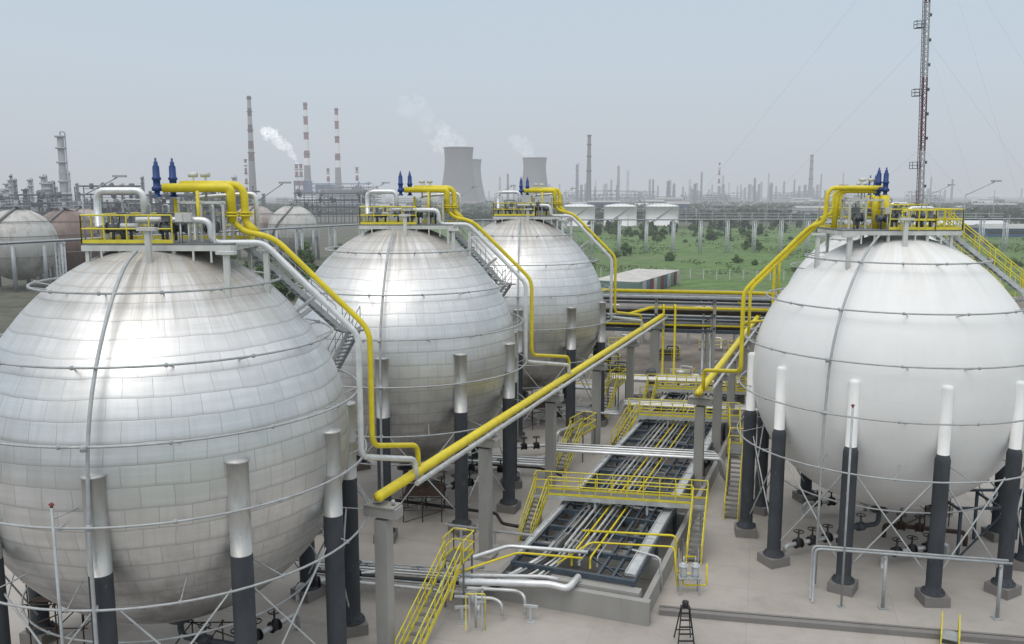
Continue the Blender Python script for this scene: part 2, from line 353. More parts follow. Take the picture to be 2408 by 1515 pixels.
def tank(loc,kind,phase,n,riser,jog,label,detail=True,mir=1):
    R=root('spherical_tank',(loc[0],loc[1],0),label,'gas tank','spherical storage tanks in rows')
    sil=kind=='silver'; rt=random.Random(int(loc[0]*10))
    BG=.85 if sil else .55
    shell_part(R,SHELL if sil else WSHELL,SR,CZ,BG)
    lr=.40 if sil else .37; sr=.39 if sil else .28
    for k in range(n):
        az=phase+k*360/n; b=pol(SR,az,0)
        mb=MB(); mb.lathe([(lr+.2,.55),(lr+.2,.63),(lr+.02,.66),(lr,1.0),(lr,7.25),(lr,7.45),(sr*.9,7.8)],18,b)
        for q in range(8):
            a=q*45; mb.cyl(b+pol(lr+.1,a,.6),b+pol(lr+.1,a,.74),.03,seg=5)
        L=part('leg',mb,DARK,R)
        mb=MB(); mb.box(b+V((0,0,.26)),(1.25,1.25,.52),math.radians(az)); 
        part('footing',mb,CONCD,L)
        mb=MB()
        if sil: mb.lathe([(sr,7.5),(sr,9.2),(sr+.012,9.22),(sr+.012,9.27),(sr,9.29),(sr,10.95),(sr+.04,10.97),(sr+.04,11.03),(.02,11.08)],18,b)
        else: mb.lathe([(sr,7.72),(sr,11.0),(sr*.92,11.1),(sr*.7,11.16),(.01,11.19)],18,b)
        part('insulation_sleeve',mb,ALUS if sil else WCLEAN,L)
    for k in range(n):
        a1,a2=phase+k*360/n,phase+(k+1)*360/n
        mb=MB()
        for p,q in((a1,a2),(a2,a1)):
            A=pol(SR-.1,p,1.0); B=pol(SR-.1,q,6.6); mb.cyl(A,B,.042,seg=6,cap=False)
            mb.box(A,(.3,.3,.4),math.radians(p),0)
        part('brace_rod',mb,GALVL,R)
    for z,rad in ((16.85,4.8),(14.55,6.85),(12.1,7.95),(9.4,8.2),(6.5,8.2),(4.1,5.9)):
        mb=MB(); mb.ring((0,0,z),rad,.045,72,6)
        for k in range(14):
            a=phase+9+k*360/14
            rs=math.sqrt(max(.1,SR**2-(z-CZ)**2)); 
            if z>5 : mb.cyl(pol(rad,a,z),pol(rs-.05,a+ (3 if k%2 else -3),z+(.35 if z<9 else -.25)),.028,seg=5,cap=False)
            mb.cyl(pol(rad,a,z-.07),pol(rad,a,z+.07),.06,seg=6)
        part('spray_ring',mb,GALV,R)
    for az in riser:
        pts=[pol(2.4,az,18.2)]
        for th in range(24,91,8):
            rb=SR+.5+BG*max(0,1-th/50)**1.15; pts.append(pol(rb*math.sin(math.radians(th)),az,CZ+rb*math.cos(math.radians(th))))
        pts+=[pol(8.15,az,9),pol(8.2,az,5),pol(8.2,az,.25)]
        mb=MB(); mb.tube(pts,.07,8,.5)
        for z in(12.1,9.4,6.5): mb.cyl(pol(8.1,az,z-.1),pol(8.1,az,z+.1),.11,seg=8)
        part('riser_pipe',mb,GALV,R)
    mb=MB(); mb.cyl((0,0,2.8),(0,0,2.0),.35); mb.cyl((0,0,2.1),(0,0,2.0),.55); mb.tube([(0,0,2.1),(0,0,1.2),(2.6*mir,-.8,1.2),(2.6*mir,-.8,.4)],.14)
    mb.cyl((1.2*mir,-.4,1.2),(1.2*mir,-.4,1.9),.06); mb.ring((1.2*mir,-.4,1.9),.25,.03,14,5); mb.cyl((1.0*mir,-.3,1.2),(1.4*mir,-.45,1.2),.26)
    part('bottom_nozzle',mb,RUBBLE,R)
    m=mir; x0,x1=(-2.35,3.5) if sil else (-2.7,3.7); y0,y1=(-1.55,1.9) if sil else (-1.8,2.0); zd=18.42
    mb=MB(); xc=(x0+x1)/2*m
    mb.lathe([(1.5,17.3),(1.5,18.1),(1.3,18.22),(.02,18.24)],28)
    mb.box((xc,(y0+y1)/2,zd),(x1-x0,y1-y0,.06),0,1)
    for y in(y0,.1,y1): mb.beam((x0*m,y,zd-.15),(x1*m,y,zd-.15),.12,.22)
    for x in(x0,-.9,1.2,x1): mb.beam((x*m,y0,zd-.155),(x*m,y1,zd-.155),.1,.2)
    for x in(-2.2,-.9,1.2,3.2):
        for y in(y0+.1,1.8):
            rr=math.hypot(x,y); zz=CZ+math.sqrt(max(0,SR**2-rr**2))-.05; mb.beam((x*m,y,zz),(x*m,y,zd-.1),.14)
    for x in(-1.6,-.2,.4,2.0,2.7): mb.beam((x*m,y0-.02,17.7),(x*m,y0-.02,zd-.26),.07)
    for x,y in((.6,-2.4),(3.6,-2.5),(4.5,-.3)):
        rr=math.hypot(x,y); zz=CZ+math.sqrt(SR**2-rr**2)-.1; mb.beam((x*m,y,zz),(x*m,y,18.1 if x>1 else 19.0),.2); mb.box((x*m,y,18.15 if x>1 else 19.05),(.7,.4,.12))
    P=part('top_platform',mb,[WHITEP,GRATE],R)
    z=zd+.03
    mb=MB(); mb.rail([(x1*m,.9,z),(x1*m,y1,z),(x0*m,y1,z),(x0*m,y0,z),(1.2*m,y0,z)],gap=.9)
    part('railing',mb,YRAIL,P)
    vx=(.05,.62) if sil else (.75,1.05)
    zf=lambda z:20.25+(z-19.9)*.74
    for x in vx:
        mb=MB(); c=V((x*m,.1 if x==vx[0] else .35,0))
        mb.lathe([(r_*.82,zf(z_)) for r_,z_ in[(.2,19.9),(.2,20.0),(.13,20.02),(.13,20.2),(.25,20.25),(.25,20.42),(.17,20.5),(.17,20.8),(.22,20.85),(.22,20.95),(.17,21.0),(.16,21.55),(.10,21.65),(.10,21.8),(.05,21.84),(.05,22.0),(.01,22.02)]],14,c)
        mb.cyl(c+V((0,0,20.62)),c+V((.4*m,0,20.62)),.13)
        part('relief_valve',mb,BLUE,R)
    jx,jy=jog; y0s=.2 if sil else 1.6
    mb=MB()
    if sil:
        mb.tube([(.35,.1,20.62),(3.05,.1,20.62),(3.05,.1,19.3),(3.5,.15,18.85),(4.7,.2,18.6),(8.55,y0s,14.75),(8.55,y0s,9.75),(jx,jy,8.75),(jx,jy,7.5)],.12,12,.55)
        mb.tube([(.3,.1,20.62),(2.95,.1,20.62),(3.05,.1,20.5),(3.05,.1,19.2)],.18,12,.5)
        mb.tube([(.9,.4,20.75),(3.5,.4,20.75),(3.5,.4,19.2),(4.0,.3,18.8)],.16,12,.55)
        for xx,yy in((3.05,.1),(3.5,.4)):
            mb.cyl((xx,yy,19.45),(xx,yy,19.53),.28); mb.cyl((xx,yy,19.57),(xx,yy,19.65),.28)
        mb.tube([(1.0,-.5,20.2),(1.0,-.5,19.3),(1.9,-.5,19.3),(1.9,-.5,20.5)],.07,8,.2)
    else:
        mb.tube([(-.75,.2,20.7),(-3.9,.2,20.7),(-4.0,.2,18.8),(-4.6,.9,18.5),(-8.0,1.6,14.75),(-8.0,1.6,10.0),(jx,jy,8.9),(jx,jy,7.5)],.125,12,.5)
        mb.tube([(-.9,.4,20.55),(-3.3,.4,20.55),(-3.4,.4,18.3)],.15,12,.5)
        mb.cyl((-.75,.2,18.4),(-.75,.2,20.3),.28); mb.cyl((-1.15,.3,18.4),(-1.15,.3,20.2),.2)
        mb.tube([(-4.4,.6,18.45),(-7.7,1.3,14.9),(-7.7,1.3,12.2)],.09,8,.4)
    part('vent_pipe',mb,YEL,R)
    mb=MB()
    if sil:
        mb.tube([(-1.95,-.9,19.1),(-1.95,-.9,20.5),(-.1,-.9,20.5),(-.1,-.9,19.4)],.14,12,.35)
        mb.tube([(-1.95,-.9,19.1),(-.3,-1.0,19.1)],.12,12)
        mb.tube([(-.3,-1.2,19.35),(2.6,-1.2,19.35),(2.6,-1.2,18.45),(4.45,-.45,18.42),(8.15,-.25,14.6),(8.15,-.25,9.4),(jx-.05,jy-.75,8.3),(jx-.05,jy-.75,7.35)],.13,12,.38)
        mb.tube([(1.2,1,18.4),(1.2,1,20.2),(3.8,1,20.4),(3.8,1,18.4)],.1,10,.3)
    else:
        mb.tube([(1.6,-.8,18.4),(1.6,-.8,19.6),(.2,-.8,19.6),(.2,-.8,18.3)],.11,10,.3)
    part('insulated_pipe',mb,ALU,R)
    for x,y in((-1.3,-1.1),(-.9,-.4),(.4,.9),(1.3,-.9),(1.9,.9),(-1.6,.6),(2.3,-.2),(-.3,1.3),(.9,-1.3),(-2.0,1.3)):
        mb=MB(); c=V((x*m,y,zd)); mb.cyl(c,c+V((0,0,1.0)),.06); mb.cyl(c+V((-.2,0,.62)),c+V((.2,0,.62)),.16); mb.cyl(c+V((-.26,0,.62)),c+V((-.2,0,.62)),.23); mb.cyl(c+V((.2,0,.62)),c+V((.26,0,.62)),.23)
        mb.cyl(c+V((0,0,.7)),c+V((0,0,1.15)),.04); mb.ring(c+V((0,0,1.15)),.18,.025,12,5); mb.cyl(c+V((-.18,0,1.15)),c+V((.18,0,1.15)),.015,seg=4)
        part('valve',mb,RUBBLE,R)
    mb=MB()
    for x in(1.0,1.9,2.8):
        for y in(-.2,.9): mb.beam((x*m,y,zd+.03),(x*m,y,20.0),.1)
        mb.beam((x*m,-.2,20.05),(x*m,.9,20.05),.08)
    for y in(-.2,.9): mb.beam((.9*m,y,20.03),(2.9*m,y,20.03),.1)
    for x in(1.4,1.9):
        mb.cyl((x*m,.5,20.0),(x*m,.5,21.25),.05); mb.cyl((x*m-.18,.5,21.15),(x*m+.18,.5,21.15),.1)
    part('pipe_frame',mb,WHITEP,R)
    for k in range(9):
        mb=MB(); x=rt.uniform(-2.1,3.1)*m; y=rt.uniform(-1.4,1.6); h=rt.uniform(.5,1.9); x2=x+rt.uniform(-1,1)
        mb.tube([(x,y,zd),(x,y,zd+h),(x2,y+.2,zd+h),(x2,y+.2,zd+h*.3)],rt.choice((.025,.035,.05)),6,.12)
        part('impulse_line',mb,GALV,R)
    for k in range(3):
        mb=MB(); x=rt.uniform(-2,3)*m; mb.cyl((x,-1.4,zd),(x,-1.4,zd+.9),.035,seg=6); mb.box((x,-1.42,zd+1.05),(.3,.2,.34)); part('instrument_box',mb,rt.choice((RUBBLE,WHITEP)),R)
    mb=MB(); mb.cyl((x0*m+.1,y0+.1,zd),(x0*m+.1,y0+.1,20.3),.03,seg=6); mb.cyl((x0*m+.1,y0+.1,20.3),(x0*m+1.6,-1.7,21.0),.025,seg=6); mb.box((x0*m+1.7,-1.68,21.05),(.5,.16,.08))
    part('lamp',mb,GALV,R)
    mb=MB(); mb.cyl((x1*m,1.9,zd),(x1*m,1.9,20.0),.03,seg=6); mb.cyl((x1*m,1.9,20),(x1*m+1.2,1.9,20.8),.025,seg=6); mb.box((x1*m+1.3,1.9,20.85),(.5,.16,.08))
    part('lamp',mb,GALV,R)
    ms,mr=MB(),MB()
    if sil:
        stair(ms,mr,(2.9,1.8,18.3),(6.4,4.7,14.1),.6,rr=.022); ms.box((6.8,4.95,14.0),(1.1,1.1,.06),.6,1); stair(ms,mr,(7.0,5.4,14.0),(4.3,8.2,9.6),.6,rr=.022)
        ms.beam((5.0,1.0,15.2),(6.2,1.5,16.1),.3,.1); ms.beam((5.2,.8,15.0),(5.9,1.1,15.5),.5,.08)
    else:
        stair(ms,mr,(2.5,-.4,18.4),(6.6,-1.2,15.0),.85); stair(ms,mr,(6.6,-1.2,15.0),(8.8,-2.2,12.2),.85); ms.box((9.2,-2.4,12.1),(1.2,1.2,.06),0,1)
        mr.rail([(2.5,-.9,18.4),(1.2,-1.9,18.4),(-.6,-1.9,18.4)],toe=False); stair(ms,mr,(9.2,-2.4,12.1),(9.6,2.8,8.2),.85)
    S=part('access_stair',ms,[GALV if sil else GALVL,GRATE],R); part('handrail',mr,GALV if sil else YRAIL,S)
    return R
tank((-14.5,35.8),'silver',309,10,[273,120],(10.1,3.7),'silver panel-clad spherical gas tank beside tall concrete pipe column')
tank((-7.25,56.9),'silver',304,10,[268,120],(11.35,4.8),'silver panel-clad spherical gas tank with scaffold beneath it')
tank((.75,78.0),'silver',304,10,[268,120],(11.75,5.5),'silver panel-clad spherical gas tank beside the cross pipe rack')
tank((21.5,48.9),'white',267.5,11,[226,80],(-8.9,7.3),'smooth white painted spherical gas tank on dark grey legs',mir=-1)
tank((29.6,70.0),'white',267.5,11,[226,80],(-8.9,7.3),'smooth white painted spherical gas tank behind its white twin',mir=-1)
def old_tank(x,y,r,cz,m,label):
    R=root('spherical_tank',(x,y,0),label,'gas tank','old spherical tanks across the rack')
    o=shell_part(R,m,r,cz,0,48,32)
    for k in range(8):
        mb=MB(); b=pol(r,k*45+20,0); mb.cyl(b,b+V((0,0,cz)),.45,seg=8); part('leg',mb,FSILV,R)
    mb=MB(); mb.box((0,0,cz+r+.5),(4,4,.15)); mb.rail([(-2,-2,cz+r+.6),(2,-2,cz+r+.6),(2,2,cz+r+.6)],r=.06,toe=False); mb.cyl((0,0,cz+r-.2),(0,0,cz+r+1.6),.4)
    part('top_platform',mb,FSILV,R)
    mb=MB(); mb.tube([pol(r*1.03*math.sin(t),300-t*40,cz+r*1.03*math.cos(t)) for t in [i*.15 for i in range(1,14)]],.3,6,.1)
    part('spiral_stair',mb,FGREY,R)
    for z in(-.3,.25,.65):
        mb=MB(); mb.ring((0,0,cz+r*z),r*1.03*math.sqrt(1-z*z)+.2,.09,40,5); part('spray_ring',mb,FGREY,R)
old_tank(-67.5,270,7.5,9.3,OLDW,'weathered white spherical tank with spiral stair on legs')
old_tank(-81,276,7.5,9.3,OLDP,'weathered pinkish spherical tank on legs')
old_tank(-106,188,7.7,9.5,OLDW,'grey weathered spherical tank with grimy top')
old_tank(-108,212,7.6,9,OLDR,'rust-brown spherical tank on legs')
old_tank(-117,238,7.6,9,OLDP,'faded pink spherical tank on legs')
old_tank(-122,165,7.6,9,OLDW,'grey spherical tank beside pipe bridge')
# ------------------------------------------------------------------ elevated headers on concrete columns
P0=V((-5.6,36.3,0)); ST=V((4.12,10.62,0))
def header_col(base_,label):
    R=root('pipe_support_column',base_,label,'concrete column','concrete columns carrying the overhead pipes')
    rz=math.atan2(E.y,E.x)
    mb=MB(); mb.box((0,0,3.2),(.6,.6,6.4),rz); mb.box((0,0,.12),(1.1,1.1,.24),rz); part('post',mb,CONC,R)
    mb=MB(); d=N; 
    mb.beam(-d*.8+V((0,0,6.76)),d*.8+V((0,0,6.76)),.66,.46); mb.box((0,0,7.03),(1.4,.8,.06),math.atan2(N.y,N.x)); part('cap_beam',mb,CONC,R)
    mb=MB(); mb.beam(N*-.25+V((0,0,7.1)),N*-.25+V((0,0,7.26)),.4,.3); mb.cyl(N*.5+V((0,0,7.08)),N*.5+V((0,0,7.3)),.08); part('saddle',mb,GALV,R)
CL='square grey concrete column with cap holding yellow pipe'
for k in range(6): header_col(P0+ST*k,CL)
HR=V((12.4,56.2,0))
for k in range(5): header_col(HR+ST*(k*.72+.03),CL)
def header(a,b,label):
    mb=MB(); A=V(a)+V((0,0,7.5)); B=V(b)+V((0,0,7.5)); d=(B-A).normalized()
    mb.cyl(A,B,.235,seg=18,cap=False)
    for s,c in((-1,A),(1,B)):
        prev=(c,.235)
        for t in(.5,.8,.98):
            q=c+d*s*.2*t; rr=.235*math.sqrt(max(0,1-t*t)); mb.cyl(prev[0],q,prev[1],rr,18,cap=(t>.9)); prev=(q,rr)
    for k in range(1,9):
        c=A.lerp(B,k/9); mb.cyl(c-d*.02,c+d*.02,.241,seg=18)
    thing('overhead_pipe',mb,YEL,label,'pipe')
header(P0-E*.35,P0+ST*5.25,'long yellow overhead vent pipe on concrete columns')
header(HR-E*.7,HR+ST*3.4,'long yellow overhead vent pipe on concrete columns')
mb=MB(); mb.tube([P0+N*.52+E*2.2+V((0,0,7.35)),P0+ST*5.25+N*.52+V((0,0,7.35))],.13,10); thing('overhead_pipe',mb,ALU,'thin silver insulated pipe beside the yellow overhead pipe','pipe')
mb=MB(); mb.tube([HR+N*.55+E*2+V((0,0,7.3)),HR+ST*3.4+N*.55+V((0,0,7.3))],.1,10); thing('overhead_pipe',mb,ALU,'thin silver insulated pipe beside the yellow overhead pipe','pipe')
# ------------------------------------------------------------------ low pipe way
mb=MB(); A0,A1=-.7,46
for c in(-3.16,3.16):
    mb.beam(F(A0,c,1.55),F(A1,c,1.55),.18,.26)
a=A0+.1; k=0
while a<A1:
    mb.beam(F(a,-3.07,1.56),F(a,3.07,1.56),.2,.26)
    if k%2==0:
        for c in(-3.16,0,3.16): mb.beam(F(a,c,0),F(a,c,1.44),.18)
    if k%3==0 and a<A1-6:
        mb.beam(F(a+.1,-3.0,1.5),F(a+2.6,0,1.5),.08); mb.beam(F(a+.1,3.0,1.5),F(a+2.6,0,1.5),.08)
    a+=2.7; k+=1
for c in(-2.1,1.3,2.05): mb.beam(F(A0+.2,c,1.5),F(A1,c,1.5),.13,.2)
a=A0+1.45
while a<A1:
    mb.beam(F(a,-3.0,1.5),F(a,-2.2,1.5),.1,.12); mb.beam(F(a,1.4,1.5),F(a,3.0,1.5),.1,.12); a+=2.7
thing('pipe_rack',mb,STEELB,'low blue-grey steel pipe rack over the concrete trench','pipe rack')
pl=[(-1.85,.045,0),(-1.55,.055,0),(-1.2,.08,5),(-.9,.04,4),(-.5,.055,1),(-.15,.075,5),(.12,.04,0),(.5,.055,1),(.8,.04,4),(1.62,.03,3)]
PM=[ALUD,YEL,STEELB,BROWN,GALV,ALUY]; PN=['grey','yellow','dark grey','rusty brown','galvanised','silver insulated']
for i,(c,r,mi) in enumerate(pl):
    mb=MB(); s=A0+.4+random.random()*2.6; mb.tube([F(s,c,1.2 if i%3 else 1.7+r),F(s+.01,c,1.7+r),F(A1+12,c,1.7+r)],r,8,.15)
    thing('rack_pipe',mb,PM[mi],PN[mi]+' pipe running along the low rack','pipe','pipes on the low rack')
for c,w,a0,a1 in((-3.16,.3,.2,44),(2.9,.52,-.2,36)):
    mb=MB(); mb.beam(F(a0,c,1.74),F(a1,c,1.74),w,.1); 
    for s in(-1,1): mb.beam(F(a0,c+s*w/2,1.78),F(a1,c+s*w/2,1.78),.03,.2)
    k=a0
    while k<a1: mb.beam(F(k,c-w/2,1.82),F(k,c+w/2,1.82),.06,.04); k+=2.4
    thing('cable_tray',mb,GALVL,'flat galvanised cable tray lying on the steel rack','cable tray')
mb=MB()
for c in(-3.85,3.85): mb.beam(F(-1.2,c,.5),F(40,c,.5),.28,1.0)
mb.beam(F(-1.5,-4.3,.6),F(-1.5,4.2,.6),.4,1.2); mb.beam(F(-.95,-1.0,.72),F(-.95,3.6,.72),.6,1.3)
for a in(3.5,10.6,18,26,33): mb.beam(F(a,-3.7,.6),F(a,3.7,.6),.3,1.15)
for c in(-2.2,1.6): mb.beam(F(3.7,c,.55),F(10.4,c,.55),.25,1.0)
thing('trench_wall',mb,CONC,'low grey concrete walls forming the pipe trench','wall')
q=[F(-1.3,-3.7),F(-1.3,3.7),F(40,3.7),F(40,-3.7)]
TFL=concrete_mat('trench_bottom',(.19,.18,.165),None,.3,.6)
sheet('trench_floor',[(p.x,p.y) for p in q],.014,TFL)
def footbridge(p,q,lb,rb,zd,label):
    p=V((p[0],p[1],zd)); q=V((q[0],q[1],zd)); R=root('foot_bridge',(p.x,p.y,0),label,'foot bridge','yellow railed crossovers over the pipe rack')
    d=(q-p).normalized(); s=V((d.y,-d.x,0))
    w=1.0; mb=MB(); L=(q-p).length
    mb.beam(p+s*w/2,q+s*w/2,w,.06,mi=1)
    for k in(0,w): mb.beam(p+s*k+V((0,0,-.14)),q+s*k+V((0,0,-.14)),.09,.26,mi=0)
    for t in(.03,.36,.66,.97):
        for k in(.1,w-.1): mb.beam(p.lerp(q,t)+s*k-V((0,0,zd)),p.lerp(q,t)+s*k-V((0,0,.2)),.13,mi=0)
    D=part('deck',mb,[GALVL,GRATE],R,True)
    mb=MB(); mb.rail([p,q],1.15,.04,.9); mb.rail([p+s*w+d*.9,q+s*w-d*.9],1.15,.04,.9); mb.rail([p,p+s*w],1.15,toe=False); mb.rail([q,q+s*w],1.15,toe=False)
    part('railing',mb,YRAIL,D,True)
    for c,b in((p+d*.45+s*w,lb),(q-d*.45+s*w,rb)):
        ms,mr=MB(),MB(); stair(ms,mr,c,V((b[0],b[1],0)),.8,.8,rr=.036); S=part('stair',ms,[YRAIL,GRATE],R,True); part('handrail',mr,YRAIL,S,True)
footbridge((1.5,51.65),(11.6,49.7),(.75,49.0),(10.1,46.0),2.4,'galvanised foot bridge with yellow railings crossing the pipe rack')
footbridge((9.7,70.7),(18.5,69.1),(8.3,68.6),(17.3,65.3),2.4,'galvanised foot bridge with yellow railings further along the rack')
footbridge((12.8,80.6),(22.5,78.9),(12.2,78.0),(22.0,76.0),2.4,'galvanised foot bridge with yellow railings near the cross rack')
def access(top,bot,zd,label,lw=1.4):
    R=root('access_stair',(bot[0],bot[1],0),label,'stair','yellow railed access stairs'); t=V((top[0],top[1],zd)); b=V((bot[0],bot[1],0))
    ms,mr=MB(),MB(); stair(ms,mr,t,b,.85,.8,rr=.036); part('flight',ms,[YRAIL,GRATE],R,True); part('handrail',mr,YRAIL,R,True)
    h=V((t.x-b.x,t.y-b.y,0)).normalized(); s=h.cross(V((0,0,1)))*.55
    mb=MB(); mb.beam(t,t+h*lw,1.1,.08)
    for k in(.15,lw-.15):
        for j in(-.9,.9): mb.beam(t+h*k+s*j-V((0,0,zd)),t+h*k+s*j-V((0,0,.05)),.1)
    L=part('landing',mb,GRATE,R,True); mb=MB(); mb.rail([t+s,t+s+h*lw,t-s+h*lw,t-s],1.15,.036,.8); part('landing_railing',mb,YRAIL,L,True)
access((-2.9,40.6),(-4.7,35.5),2.5,'yellow railed stair beside the concrete pipe column')
access((4.9,64.6),(3.5,62.0),2.2,'yellow railed stair beside the second silver tank',2.6)
access((15.1,56.8),(13.8,52.6),3.0,'yellow railed stair beside the white tank',2.5)
access((9.4,79.5),(8.0,76.0),2.6,'yellow railed stair beside the third silver tank',3)
def tp(pts,r,m,label,name='yard_pipe',fil=.3,grp='insulated pipes across the yard'):
    mb=MB(); mb.tube(pts,r,10,fil); return thing(name,mb,m,label,'pipe',grp)
for i,(dy,r,m) in enumerate(((0,.10,ALUY),(.38,.06,ALUD),(.75,.14,BLACK),(1.2,.08,ALUY),(1.65,.11,ALUY),(2.1,.05,GALV))):
    a=V((-10.5,42.6+dy,.75+.08*(i%2))); b=V((-3.2+i*.5,41.1+dy,a.z))
    e=F(2.2+i*.5,-1.85+i*.24,1.8)
    tp([a,b,V((b.x+1.2,b.y-.25,b.z)),F(-.9-.05*i,-2.9+i*.3,b.z+.5),F(.2,-1.85+i*.24,1.8),e],r*.7 if i>2 else r,m,('black' if m is BLACK else 'silver')+' pipe leading from the tank to the rack')
tp([(-3.6,40.6,.9),(-3.2,41.0,2.15),(-.2,43.4,2.15),(3.9,42.6,2.15)],.10,ALU,'silver pipe bending over the trench end')
tp([(-3.0,40.0,.8),(-2.7,40.5,2.0),(.3,42.9,2.0),(3.6,42.2,2.0)],.06,YEL,'thin yellow pipe bending over the trench end')
tp([(-2.6,40.9,1.35),(1.8,40.3,1.5),(2.7,39.9,1.45),(3.3,40.9,1.6)],.17,ALU,'thick silver insulated pipe with elbow at trench front')
tp([(-2.6,41.3,1.5),(1.6,40.8,1.65),(2.3,40.6,1.6)],.10,ALUY,'silver insulated pipe with elbow at trench front')
tp([(-2.2,40.5,1.2),(.2,40.1,1.25),(.6,39.7,1.2),(.65,39.5,.3)],.08,ALUY,'silver insulated pipe dropping at trench front')
tp([(-2.8,40.1,.95),(-.9,39.8,1.0),(-.5,39.5,.9),(-.45,39.4,.3)],.08,ALUY,'silver insulated pipe dropping at trench front')
tp([(3.8,45,2.35),(8.75,44.3,2.35),(8.75,44.3,.35),(9.9,43.7,.35)],.06,YEL,'thin yellow pipe looping over the rack')
tp([(2.3,41.8,1.9),(4.2,44.0,2.1),(8.5,43.4,2.1),(8.5,42.4,.4)],.05,YEL,'thin yellow pipe looping over the rack')
tp([(8.9,43.2,2.6),(8.9,43.2,.3)],.03,GALV,'thin galvanised riser beside the trench')
tp([(6.3,43.5,1.9),(7.6,42.5,1.9),(7.7,42.4,.2)],.06,GALVL,'galvanised pipe bending down beside the trench')
for i in range(4):
    y=60.6+i*.6; x0=-6; tp([(x0,y+2.0,.9),(2.5,y+.3,.9),(2.7,y+.2,2.1),(14.6,y-2.0,2.1),(15.0,y-2.1,.4)],.12-.02*i,ALU if i%2==0 else ALUY,'silver pipe crossing above the low rack')
for i in range(4):
    y=74.0+i*.6; tp([(4,y+2.4,1.2),(9.5,y+.4,1.2),(9.8,y+.3,2.2),(21,y-2.0,2.2),(21.4,y-2.1,.4)],.12-.02*i,ALUY if i<3 else GALV,'pipe crossing the yard behind the third tank')
for i in range(5):
    y=84.0+i*.6; tp([(0,y+2.4,1.2),(9.5,y+.4,1.2),(9.8,y+.3,2.3),(26,y-2.6,2.3)],.14-.02*i,ALU if i!=3 else YEL,'pipe crossing the yard behind the third tank')
tp([(1.5,63.0,.7),(3.2,63.5,.9),(3.4,66,.9),(3.6,66.3,1.9),(5.2,68.4,1.9)],.14,ALUY,'thick silver insulated pipe with elbows')
tp([(3.9,47,.2),(3.9,47,.9),(-4,49.6,.9)],.08,ALUY,'silver insulated pipe near the rack')
tp([(-9,55,.6),(-1,52.2,.6),(-.6,50.5,.6),(.4,50.0,.6)],.1,BLACK,'black pipe lying low across the yard')
tp([(-8,63.5,.6),(2,61.3,.6),(3.5,59.6,.6)],.09,BLACK,'black pipe lying low across the yard')
tp([(-12,45.5,.5),(-3,43.8,.5),(-1.5,44.5,.5)],.08,GALV,'galvanised pipe lying low across the yard')
tmb=MB(); tmb.beam((0,0,0),(0,0,.75),.12); tmb.beam((-.35,0,.8),(.35,0,.8),.12); tmb.box((0,0,.02),(.4,.4,.04))
tsrc=thing('pipe_stand',tmb,GALVL,'small galvanised T-shaped pipe stand on the yard','pipe stand','small pipe stands on the yard')
first=True
for x,y in((-1.6,39.9),(.9,39.4),(-4.3,41.6),(-6.5,42.1),(-8.6,42.6),(-2.4,39.3),(-3,49.1),(-1,48.6),(0,61),(-3,61.6),(-5,43.9),(-7.8,44.4),(-6,54.1),(-3,53)):
    if first: tsrc.location=(x,y,0); first=False
    else: clone(tsrc,(x,y,0),random.uniform(-.3,.3))
mb=MB(); a=V((7.2,40.2,.14)); b=V((34,35.2,.14)); mb.beam(a,b,.32,.26); mb.beam(a+V((.1,.5,-.04)),b+V((0,.5,-.04)),.14,.18)
thing('curb_channel',mb,CONCD,'long low grey kerb channel across the yard','kerb')
for dz,dx in((0,0),(.0,.35)):
    tp([(15.1,41.3+dx,.1),(15.1,41.3+dx,2.9),(23.9,39.5+dx,2.9)],.06,GALV,'horizontal galvanised water main on posts before white tank')
for x,y in((18.4,40.75),(23.5,39.7)):
    mb=MB(); mb.cyl((x,y,0),(x,y,2.78),.09,seg=8); mb.beam((x-.1,y-.15,2.76),(x-.1,y+.5,2.76),.12); mb.box((x,y,.03),(.4,.4,.06)); thing('pipe_post',mb,GALV,'galvanised post holding the water main','post','water main posts')
def standpipe(x,y,h):
    R=root('standpipe',(x,y,0),'slim galvanised standpipe with small rusty fitting on top','standpipe')
    mb=MB(); mb.cyl((0,0,0),(0,0,h),.055,seg=8); mb.box((0,0,.03),(.3,.3,.06)); part('pole',mb,GALV,R)
    mb=MB(); mb.cyl((0,0,h),(0,0,h+.16),.05); mb.cyl((-.08,0,h+.1),(.08,0,h+.1),.035); part('fitting',mb,REDP,R)
    mb=MB(); mb.cyl((0,0,h*.96),(.4,.9,h*.96+.05),.02,seg=5); mb.cyl((0,0,h*.55),(.3,.9,h*.55),.02,seg=5); part('stay',mb,GALV,R)
standpipe(16.4,40.9,10.2); standpipe(-15.1,27.4,10.2)
R=root('seal_pot_skid',(9.1,42.4,0),'two small pale seal pots on a yellow piped stand','seal pots')
for x in(-.3,.3):
    mb=MB(); mb.lathe([(.1,.9),(.17,.98),(.18,1.05),(.18,1.55),(.15,1.64),(.05,1.7)],14,(x,0,0)); mb.cyl((x,0,1.68),(x,0,2.0),.04); mb.lathe([(.24,1.5),(.24,1.56)],14,(x,0,0)); part('seal_pot',mb,GALVL,R)
mb=MB(); 
for x in(-.5,.5):
    for y in(-.25,.25): mb.beam((x,y,0),(x,y,.9),.06)
mb.box((0,0,.9),(1.15,.6,.05)); mb.beam((-.5,.3,0),(-.5,.3,2.3),.05); mb.beam((.5,.3,0),(.5,.3,2.3),.05)
part('stand',mb,GALV,R)
mb=MB(); mb.tube([(-.3,0,.95),(-.3,0,.45),(.9,0,.45),(.9,0,1.6)],.05,8,.15); mb.tube([(-.3,0,2.0),(.3,0,2.0)],.04,8); part('pot_pipe',mb,YEL,R)
R=root('level_gauge_stand',(-1.7,38.5,0),'pale instrument stand with gauges and yellow rails','instrument stand')
mb=MB(); 
for x in(-.3,.3): mb.beam((x,0,0),(x,0,2.1),.08)
